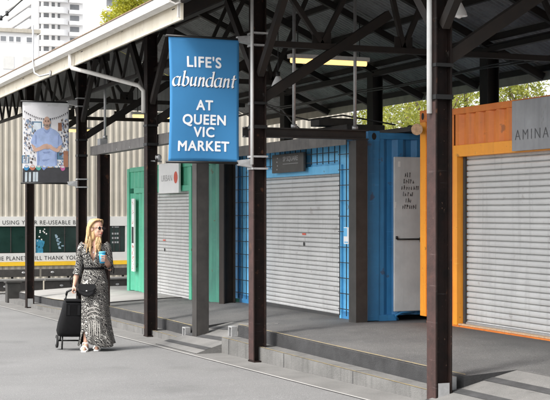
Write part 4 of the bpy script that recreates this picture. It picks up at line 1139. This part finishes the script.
# pale building far beyond the shed
mb = MB(); p = ray(470, 212, 70); mb.box(p.x-22, p.x+14, p.y, p.y+8, -.6, 6.9); bld = mb.build('wall', M['tower_white'], None)
tag(bld, 'pale low building beyond the trees behind the shed', 'building'); bld.name = 'low_building'
mb = MB()
for k in range(9): mb.box(p.x-20+k*3.6, p.x-18.2+k*3.6, p.y-.05, p.y+.02, 3.8, 5.6)
mb.build('window', M['tower_glass'], bld)

# ------------------------------------------------------------------ the woman
FX, FD = -16.45, 4.30
FZ = road_z(16.45)
ROT = R(YAW)
def figure():
    root = tag(empty('person', (FX, FD, FZ), ROT), 'woman in a long black and white patterned dress and sunglasses, walking with a trolley', 'person')
    # body: local x = image right, front = -y
    mb = MB()
    def limb(pts, rs, n=12): mb.tube(pts, rs, n); [mb.ell(p, (r, r, r), n=10, m=8) for p, r in zip(pts, rs)]
    mb.ell((0, 0, .93), (.155, .115, .14)); mb.ell((0, .0, 1.08), (.115, .085, .14)); mb.ell((.0, 0, 1.25), (.135, .095, .15)); mb.ell((.0, .0, 1.36), (.13, .06, .05))
    limb([(.0, .01, 1.36), (.015, .005, 1.44), (.025, -.005, 1.52)], [.058, .05, .05])
    for sx in (-1, 1): mb.ell((.055*sx, -.075, 1.24), (.055, .045, .055))
    # arms
    sR, eR, wR = (-.155, .0, 1.345), (-.205, .03, 1.07), (-.255, -.01, .86)
    sL, eL, wL = (.160, .0, 1.345), (.200, .01, 1.07), (.150, -.17, 1.195)
    limb([sR, ((sR[0]+eR[0])/2-.005, .02, 1.21), eR, ((eR[0]+wR[0])/2, .01, .98), wR], [.052, .046, .038, .036, .025])
    limb([sL, (.185, .008, 1.21), eL, (.178, -.08, 1.135), wL], [.052, .046, .038, .035, .025])
    # legs
    limb([(-.075, .0, .90), (-.085, -.05, .50), (-.10, -.06, .12)], [.09, .058, .036]); limb([(.075, .0, .90), (.055, .03, .50), (.035, .07, .13)], [.09, .058, .036])
    limb([(-.10, -.05, .075), (-.105, -.13, .05), (-.108, -.20, .035)], [.036, .034, .022]); limb([(.035, .07, .085), (.04, -.01, .05), (.042, -.08, .035)], [.036, .034, .022])
    # right hand closed over the trolley handle
    def finger(pts, r): mb.tube(pts, [r, r*.95, r*.9, r*.75][:len(pts)], 8); mb.ell(pts[-1], (r*.78,)*3, n=8, m=6)
    mb.ell((-.262, -.015, .815), (.022, .036, .042))
    for k, l in enumerate((1.0, 1.08, 1.02, .85)):
        y = -.046+.021*k
        finger([(-.268, y, .795), (-.282, y, .765), (-.268, y, .742), (-.248, y, .752-.004*l)], .0095)
    finger([(-.252, -.045, .83), (-.236, -.062, .80), (-.232, -.058, .772)], .0105)
    # left hand round the cup (cup axis at cx,cy)
    cx, cy, cz = .135, -.245, 1.215
    mb.ell((.158, -.205, 1.205), (.022, .030, .044), Matrix.Rotation(R(30), 3, 'Z'))
    for k, l in enumerate((1.0, 1.1, 1.04, .85)):
        z = 1.238-.021*k; pts = []
        for a in (40, 0, -45, -95-8*l):
            pts.append((cx+.052*math.cos(R(a)), cy+.052*math.sin(R(a)), z-.002*(k)))
        finger(pts, .009)
    finger([(.145, -.185, 1.225), (.105, -.195, 1.238), (.085, -.225, 1.243)], .0105)
    # head, turned to image right
    HR = Matrix.Rotation(R(48), 3, 'Z'); HC = Vector((.035, -.01, 1.575))
    def h(p): return HC+HR @ Vector(p)
    def hell(p, r, rot=None): mb.ell(h(p), r, HR @ rot if rot else HR, n=18, m=14)
    hell((0, .012, .035), (.073, .092, .088)); hell((0, -.018, -.035), (.058, .070, .082)); hell((0, -.055, -.088), (.026, .026, .022))
    hell((0, -.076, .018), (.046, .014, .016)); hell((.030, -.062, -.025), (.022, .018, .020)); hell((-.030, -.062, -.025), (.022, .018, .020))
    mb.tube([h((0, -.083, .012)), h((0, -.098, -.014)), h((0, -.107, -.028))], [.008, .010, .012], 8); hell((0, -.103, -.030), (.014, .012, .010))
    hell((0, -.084, -.058), (.022, .011, .009))
    for sx in (-1, 1): hell((sx*.074, .01, -.008), (.010, .020, .030))
    me_o = mb.build('body', M['skin'], root)
    rm = me_o.modifiers.new('remesh', 'REMESH'); rm.mode = 'VOXEL'; rm.voxel_size = .0045; rm.use_smooth_shade = True
    sm = me_o.modifiers.new('smooth', 'SMOOTH'); sm.iterations = 5; sm.factor = .5
    # lips, glasses
    mb = MB(); mb.ell(h((0, -.0925, -.055)), (.017, .005, .004), HR); mb.ell(h((0, -.0915, -.062)), (.014, .005, .0045), HR); mb.build('lips', M['lips'], root)
    mb = MB()
    for sx in (-1, 1): mb.ell(h((sx*.034, -.094, .010)), (.031, .006, .024), HR @ Matrix.Rotation(R(-14*sx), 3, 'Z'), n=16, m=10)
    mb.tube([h((-.010, -.102, .016)), h((.010, -.102, .016))], .004, 6)
    for sx in (-1, 1): mb.tube([h((sx*.062, -.084, .016)), h((sx*.076, -.03, .016)), h((sx*.078, .01, .010))], .004, 6)
    mb.build('sunglasses', M['lens'], root)
    # hair: cap of many locks from the parting, over the sides and down the back
    mb = MB(); rnd = random.Random(4)
    mb.ell(h((0, .028, .045)), (.083, .088, .090), HR, n=20, m=14)
    mb.ell(h((0, .062, -.07)), (.066, .036, .12), HR, n=16, m=12); mb.ell(h((-.052, .030, -.06)), (.026, .05, .11), HR, n=14, m=12); mb.ell(h((-.03, .07, -.15)), (.07, .035, .10), HR, n=14, m=12)
    for k in range(150):
        t = rnd.random(); side = -1 if rnd.random() < .5 else 1
        py0 = -.062+.13*t                                        # start along the parting
        a = h((side*.006, py0, .128-.9*abs(py0-.015)**1.6))
        spread = .082+rnd.uniform(-.004, .012)
        b = h((side*spread*.75, py0*.7+.01, .105)); c = h((side*(spread+.006), py0*.35+.045, .03)); d = h((side*(spread+.004+rnd.uniform(0, .012)), py0*.25+.055+rnd.uniform(-.01, .02), -.06))
        front = rnd.random() < .42
        ln = rnd.uniform(.10, .27)
        base = Vector((.035, -.0, 0))
        dx = (d-HC)
        outx = .14*dx.x/.1
        if front and side > 0 or (front and rnd.random() < .5):
            e = Vector((d.x*.9+rnd.uniform(-.01, .035), min(d.y, -.04)-rnd.uniform(.02, .07), d.z-ln*.55)); f = Vector((e.x+rnd.uniform(-.015, .025), -.115-rnd.uniform(0, .03), d.z-ln-.03))
        else:
            e = Vector((d.x*.95+rnd.uniform(-.03, .0), d.y+rnd.uniform(0, .04), d.z-ln*.5)); f = Vector((e.x+rnd.uniform(-.03, .02), max(e.y, .03)+rnd.uniform(.02, .06), d.z-ln))
        pts = [a, b, c, d, e, f]
        r = rnd.uniform(.007, .013)
        # smooth path
        P = []
        for i in range(len(pts)-1):
            p0, p1, p2, p3 = pts[max(i-1, 0)], pts[i], pts[i+1], pts[min(i+2, len(pts)-1)]
            for q in (0, .33, .66):
                P.append(.5*((2*p1)+(-p0+p2)*q+(2*p0-5*p1+4*p2-p3)*q*q+(-p0+3*p1-3*p2+p3)*q**3))
        P.append(pts[-1])
        mb.tube(P, [r*(.6+.5*math.sin(math.pi*min(1, i/len(P)+.15))) if i < len(P)-1 else r*.25 for i in range(len(P))], 6)
    mb.build('hair', M['hair'], root)
    # dress
    mb = MB(); nA, nV = 72, 60
    prof = [(1.385, .128, .070, 0, 0), (1.34, .165, .095, 0, 0), (1.25, .160, .122, 0, -.012), (1.17, .140, .112, 0, -.006), (1.07, .123, .097, 0, 0), (.98, .150, .118, 0, 0), (.88, .172, .132, 0, 0),
            (.70, .172, .150, .005, 0), (.50, .178, .170, .012, 0), (.30, .195, .195, .022, .0), (.16, .215, .215, .03, .01), (.07, .235, .23, .035, .015)]
    def pr(z):
        if z >= prof[0][0]: return prof[0][1:]
        for a, b in zip(prof, prof[1:]):
            if z >= b[0]:
                t = (a[0]-z)/(a[0]-b[0]); return tuple(a[i]*(1-t)+b[i]*t for i in range(1, 5))
        return prof[-1][1:]
    def dress_pt(i, j):
        a = 2*math.pi*i/nA; ca, sa = math.cos(a), math.sin(a)
        front = max(0, -sa)
        dev = abs(ca)                                             # 0 at the middle of the front
        top = 1.385-(.245*max(0, 1-dev/.52) if sa < 0 else .02*max(0, sa))
        hem = .075+.02*math.sin(a*3+1)+.19*math.exp(-((a-3.95)/.30)**2)
        z = top+(hem-top)*(j/nV)
        rx, ry, ox, oy = pr(z)
        k = max(0, min(1, (1.0-z)/.9))
        fold = 1+k*(.045*math.sin(a*9+z*2.0)+.04*math.sin(a*5-1.2+z*3)+.02*math.sin(a*17+z*5))
        # leading leg pushes the skirt
        push = .05*k*math.exp(-((a-4.3)/.35)**2)
        x = ox+rx*fold*ca; y = oy+ry*(fold+push)*sa
        return (x, y, z)
    V = [[mb.bm.verts.new(dress_pt(i, j)) for j in range(nV+1)] for i in range(nA)]
    for i in range(nA):
        for j in range(nV):
            mb.bm.faces.new([V[i][j], V[(i+1) % nA][j], V[(i+1) % nA][j+1], V[i][j+1]]).smooth = True
    d = mb.build('dress', M['dress'], root, recalc=True); so = d.modifiers.new('thick', 'SOLIDIFY'); so.thickness = .004; so.offset = 1
    for S_, E_, W_, t2 in ((sR, eR, wR, .34), (sL, eL, wL, .30)):
        S_, E_, W_ = Vector(S_), Vector(E_), Vector(W_); side = -1 if S_.x < 0 else 1
        mb = MB(); pts = [S_+Vector((-side*.035, 0, .028)), S_+Vector((side*.004, 0, -.005)), S_.lerp(E_, .35), S_.lerp(E_, .7), E_, E_.lerp(W_, t2*.6), E_.lerp(W_, t2+.12)]
        mb.tube(pts, [.062, .066, .060, .054, .052, .056, .066], 16, caps=False)
        o = mb.build('sleeve', M['dress'], root); so = o.modifiers.new('thick', 'SOLIDIFY'); so.thickness = .003
        sb = o.modifiers.new('sub', 'SUBSURF'); sb.levels = 1; sb.render_levels = 1
        e = E_.lerp(W_, t2+.10)
        mb = MB(); mb.tube([e+Vector((side*.055, -.01, 0)), e+Vector((side*.085, -.02, -.05)), e+Vector((side*.08, -.02, -.12))], .006, 6)
        mb.tube([e+Vector((side*.055, -.01, 0)), e+Vector((side*.06, -.03, -.06)), e+Vector((side*.05, -.03, -.10))], .006, 6); mb.build('sleeve_tie', M['bag_black'], root)
    mb = MB(); n = 40
    for z0, z1, g in ((1.055, 1.085, .012),):
        ring = [[mb.bm.verts.new((pr(z)[2]+(pr(z)[0]+g)*math.cos(2*math.pi*k/n), (pr(z)[1]+g)*math.sin(2*math.pi*k/n), z)) for k in range(n)] for z in (z0, z1)]
        for k in range(n): mb.bm.faces.new([ring[0][k], ring[0][(k+1) % n], ring[1][(k+1) % n], ring[1][k]]).smooth = True
    o = mb.build('belt', M['bag_black'], root); so = o.modifiers.new('thick', 'SOLIDIFY'); so.thickness = .006
    # necklace
    mb = MB(); mb.tube([(-.055, -.03, 1.40), (-.03, -.085, 1.335), (.005, -.108, 1.275), (.045, -.085, 1.335), (.065, -.03, 1.40)], .003, 6); mb.ell((.005, -.112, 1.27), (.008, .004, .010)); mb.build('necklace', M['galv'], root)
    # big pale motif near the hem
    mb = MB()
    def surf_pt(a, z, g=.007):
        rx, ry, ox, oy = pr(z); k = max(0, min(1, (1.0-z)/.9)); fold = 1+k*(.045*math.sin(a*9+z*2.0)+.04*math.sin(a*5-1.2+z*3)+.02*math.sin(a*17+z*5)); push = .05*k*math.exp(-((a-4.3)/.35)**2)
        return (ox+(rx*fold+g)*math.cos(a), oy+(ry*(fold+push)+g)*math.sin(a), z)
    for k in range(6):
        a0 = 4.42+k*.125; zt = .415-.008*(k-2.5)**2; 
        mb.grid([0, .5, 1], [i/8 for i in range(9)], lambda u, v: surf_pt(a0+(u-.5)*.075*(1-.55*v)+.02*math.sin(v*4), zt-v*.20), smooth=True)
    for rr in (0, .05, .1):
        mb.grid([i/16 for i in range(17)], [0, 1], lambda u, v: surf_pt(4.28+u*.92, .43+rr+.035*math.sin(u*math.pi)+.014*v, .008), smooth=True)
    o = mb.build('hem_motif', M['print_white'], root, recalc=False)
    # sandals
    mats = M['white_plastic']
    for (x, y, z, yw) in ((-.105, -.12, .0, -.08), (.04, .0, .0, .1)):
        mb = MB()
        mb.hexa([(x-.034, y+.11, z+.002), (x+.034, y+.11, z+.002), (x+.044, y-.04, z+.002), (x+.03, y-.125, z+.002), (x-.03, y-.125, z+.002), (x-.044, y-.04, z+.002)],
                [(x-.034, y+.11, z+.045), (x+.034, y+.11, z+.045), (x+.044, y-.04, z+.02), (x+.03, y-.125, z+.018), (x-.03, y-.125, z+.018), (x-.044, y-.04, z+.02)])
        mb.tube([(x-.045, y-.06, z+.03), (x-.02, y-.07, z+.068), (x+.02, y-.07, z+.068), (x+.045, y-.06, z+.03)], .012, 8)
        mb.tube([(x-.04, y+.08, z+.05), (x-.03, y+.03, z+.105), (x+.03, y+.03, z+.105), (x+.04, y+.08, z+.05)], .009, 8)
        mb.build('sandal', mats, root, bevel=.004)
    # cup, held
    cup = tag(empty('coffee_cup', tuple(root.matrix_basis @ Vector((cx, cy, cz-.08)) if False else (Matrix.Translation((FX, FD, FZ)) @ Matrix.Rotation(ROT, 4, 'Z') @ Vector((cx, cy, cz-.075)))), ROT), 'blue takeaway coffee cup in the raised hand of the woman', 'cup')
    mb = MB(); mb.tube([(0, 0, 0), (0, 0, .13)], [.033, .043], 20); mb.build('cup_body', M['cup_blue'], cup)
    mb = MB(); mb.tube([(0, 0, .1305), (0, 0, .142), (0, 0, .150)], [.046, .045, .038], 20); mb.build('lid', M['lid_blue'], cup)
    # shoulder bag
    wm = Matrix.Translation((FX, FD, FZ)) @ Matrix.Rotation(ROT, 4, 'Z')
    bag = tag(empty('shoulder_bag', tuple(wm @ Vector((-.065, -.19, .79))), ROT), 'small black leather shoulder bag on the hip of the woman', 'bag')
    mb = MB(); n = 20
    pts = [(-.10, .08), (.10, .08), (.115, .03), (.09, -.05), (.03, -.085), (-.04, -.08), (-.10, -.04), (-.118, .03)]
    mb.hexa([(x, -.035, z) for x, z in pts], [(x, .035, z) for x, z in pts]); o = mb.build('pouch', M['leather'], bag, bevel=.02)
    mb = MB(); pf = [(-.105, .085), (.105, .085), (.118, .04), (.08, .0), (0, -.02), (-.08, .0), (-.12, .04)]
    mb.hexa([(x, -.042, z) for x, z in pf], [(x, -.036, z) for x, z in pf]); mb.build('flap', M['leather'], bag, bevel=.002)
    mb = MB(); mb.ell((0, -.046, -.005), (.012, .006, .008)); mb.build('buckle', M['galv'], bag)
    mb = MB(); mb.tube([(-.10, .0, .08), (-.09, .03, .25), (-.04, .045, .45), (.06, .10, .56)], .006, 6); mb.tube([(.10, .0, .08), (.15, .06, .18)], .006, 6); mb.build('strap', M['leather'], bag)
figure()

# ------------------------------------------------------------------ shopping trolley
def trolley():
    wm = Matrix.Translation((FX, FD, FZ)) @ Matrix.Rotation(ROT, 4, 'Z')
    base = wm @ Vector((-.325, .12, 0)); base.z = road_z(-base.x)
    t = tag(empty('shopping_trolley', tuple(base), ROT+R(10)), 'black fabric shopping trolley pulled by the woman', 'trolley')
    mb = MB()
    prof = [(.19, .18, .145), (.24, .192, .155), (.34, .178, .148), (.50, .140, .13), (.60, .120, .105), (.645, .105, .09)]
    n = 28; rings = []
    for z, w, d in prof:
        ring = []
        for k in range(n):
            a = 2*math.pi*k/n; c, s = math.cos(a), math.sin(a); e = .45
            x = w*math.copysign(abs(c)**e, c); y = d*math.copysign(abs(s)**e, s)
            wob = 1+.03*noise.noise(Vector((x*9, y*9, z*7)))
            ring.append(mb.bm.verts.new((x*wob, y*wob, z)))
        rings.append(ring)
    for A, B in zip(rings, rings[1:]):
        for k in range(n): mb.bm.faces.new([A[k], A[(k+1) % n], B[(k+1) % n], B[k]]).smooth = True
    mb.bm.faces.new(rings[0][::-1]); mb.bm.faces.new(rings[-1])
    mb.build('fabric_bag', M['bag_black'], t)
    mb = MB(); mb.box(-.10, .10, -.136, -.105, .46, .62); mb.box(-.105, .105, -.105, .10, .637, .655); mb.build('flap', M['bag_black'], t, bevel=.006)
    mb = MB(); mb.box(-.08, -.05, -.1385, -.137, .47, .60); mb.box(.05, .08, -.1385, -.137, .47, .60); mb.build('strap', M['leather'], t)
    mb = MB()
    for sx in (-1, 1):
        mb.tube([(sx*.13, .14, .10), (sx*.125, .14, .20), (sx*.085, .11, .62), (sx*.075, .09, .70)], .010, 8)
        mb.tube([(sx*.13, -.10, .02), (sx*.13, -.10, .20)], .011, 8)
    mb.tube([(-.15, .14, .095), (.15, .14, .095)], .010, 8)
    mb.tube([(-.13, -.10, .20), (-.13, .14, .20)], .009, 8); mb.tube([(.13, -.10, .20), (.13, .14, .20)], .009, 8)
    mb.build('frame', M['metal_black'], t)
    mb = MB(); mb.tube([(-.075, .09, .70), (-.07, .08, .745), (-.03, .06, .77), (.03, .05, .775), (.07, .08, .745), (.075, .09, .70)], .015, 10); mb.build('handle', M['metal_black'], t)
    for sx in (-1, 1):
        mb = MB(); mb.tube([(sx*.155, .14, .085), (sx*.185, .14, .085)], .085, 24); w = mb.build('wheel', M['tyre'], t, bevel=.008)
        mb = MB(); mb.tube([(sx*.153, .14, .085), (sx*.187, .14, .085)], .045, 16); mb.build('hub', M['hub'], w)
    t.rotation_euler = (R(4), R(1.5), ROT+R(16)); t.location.z += .006; t.location.x += .02
trolley()

# ------------------------------------------------------------------ render
scene.render.engine = 'CYCLES'
scene.cycles.max_bounces = 6
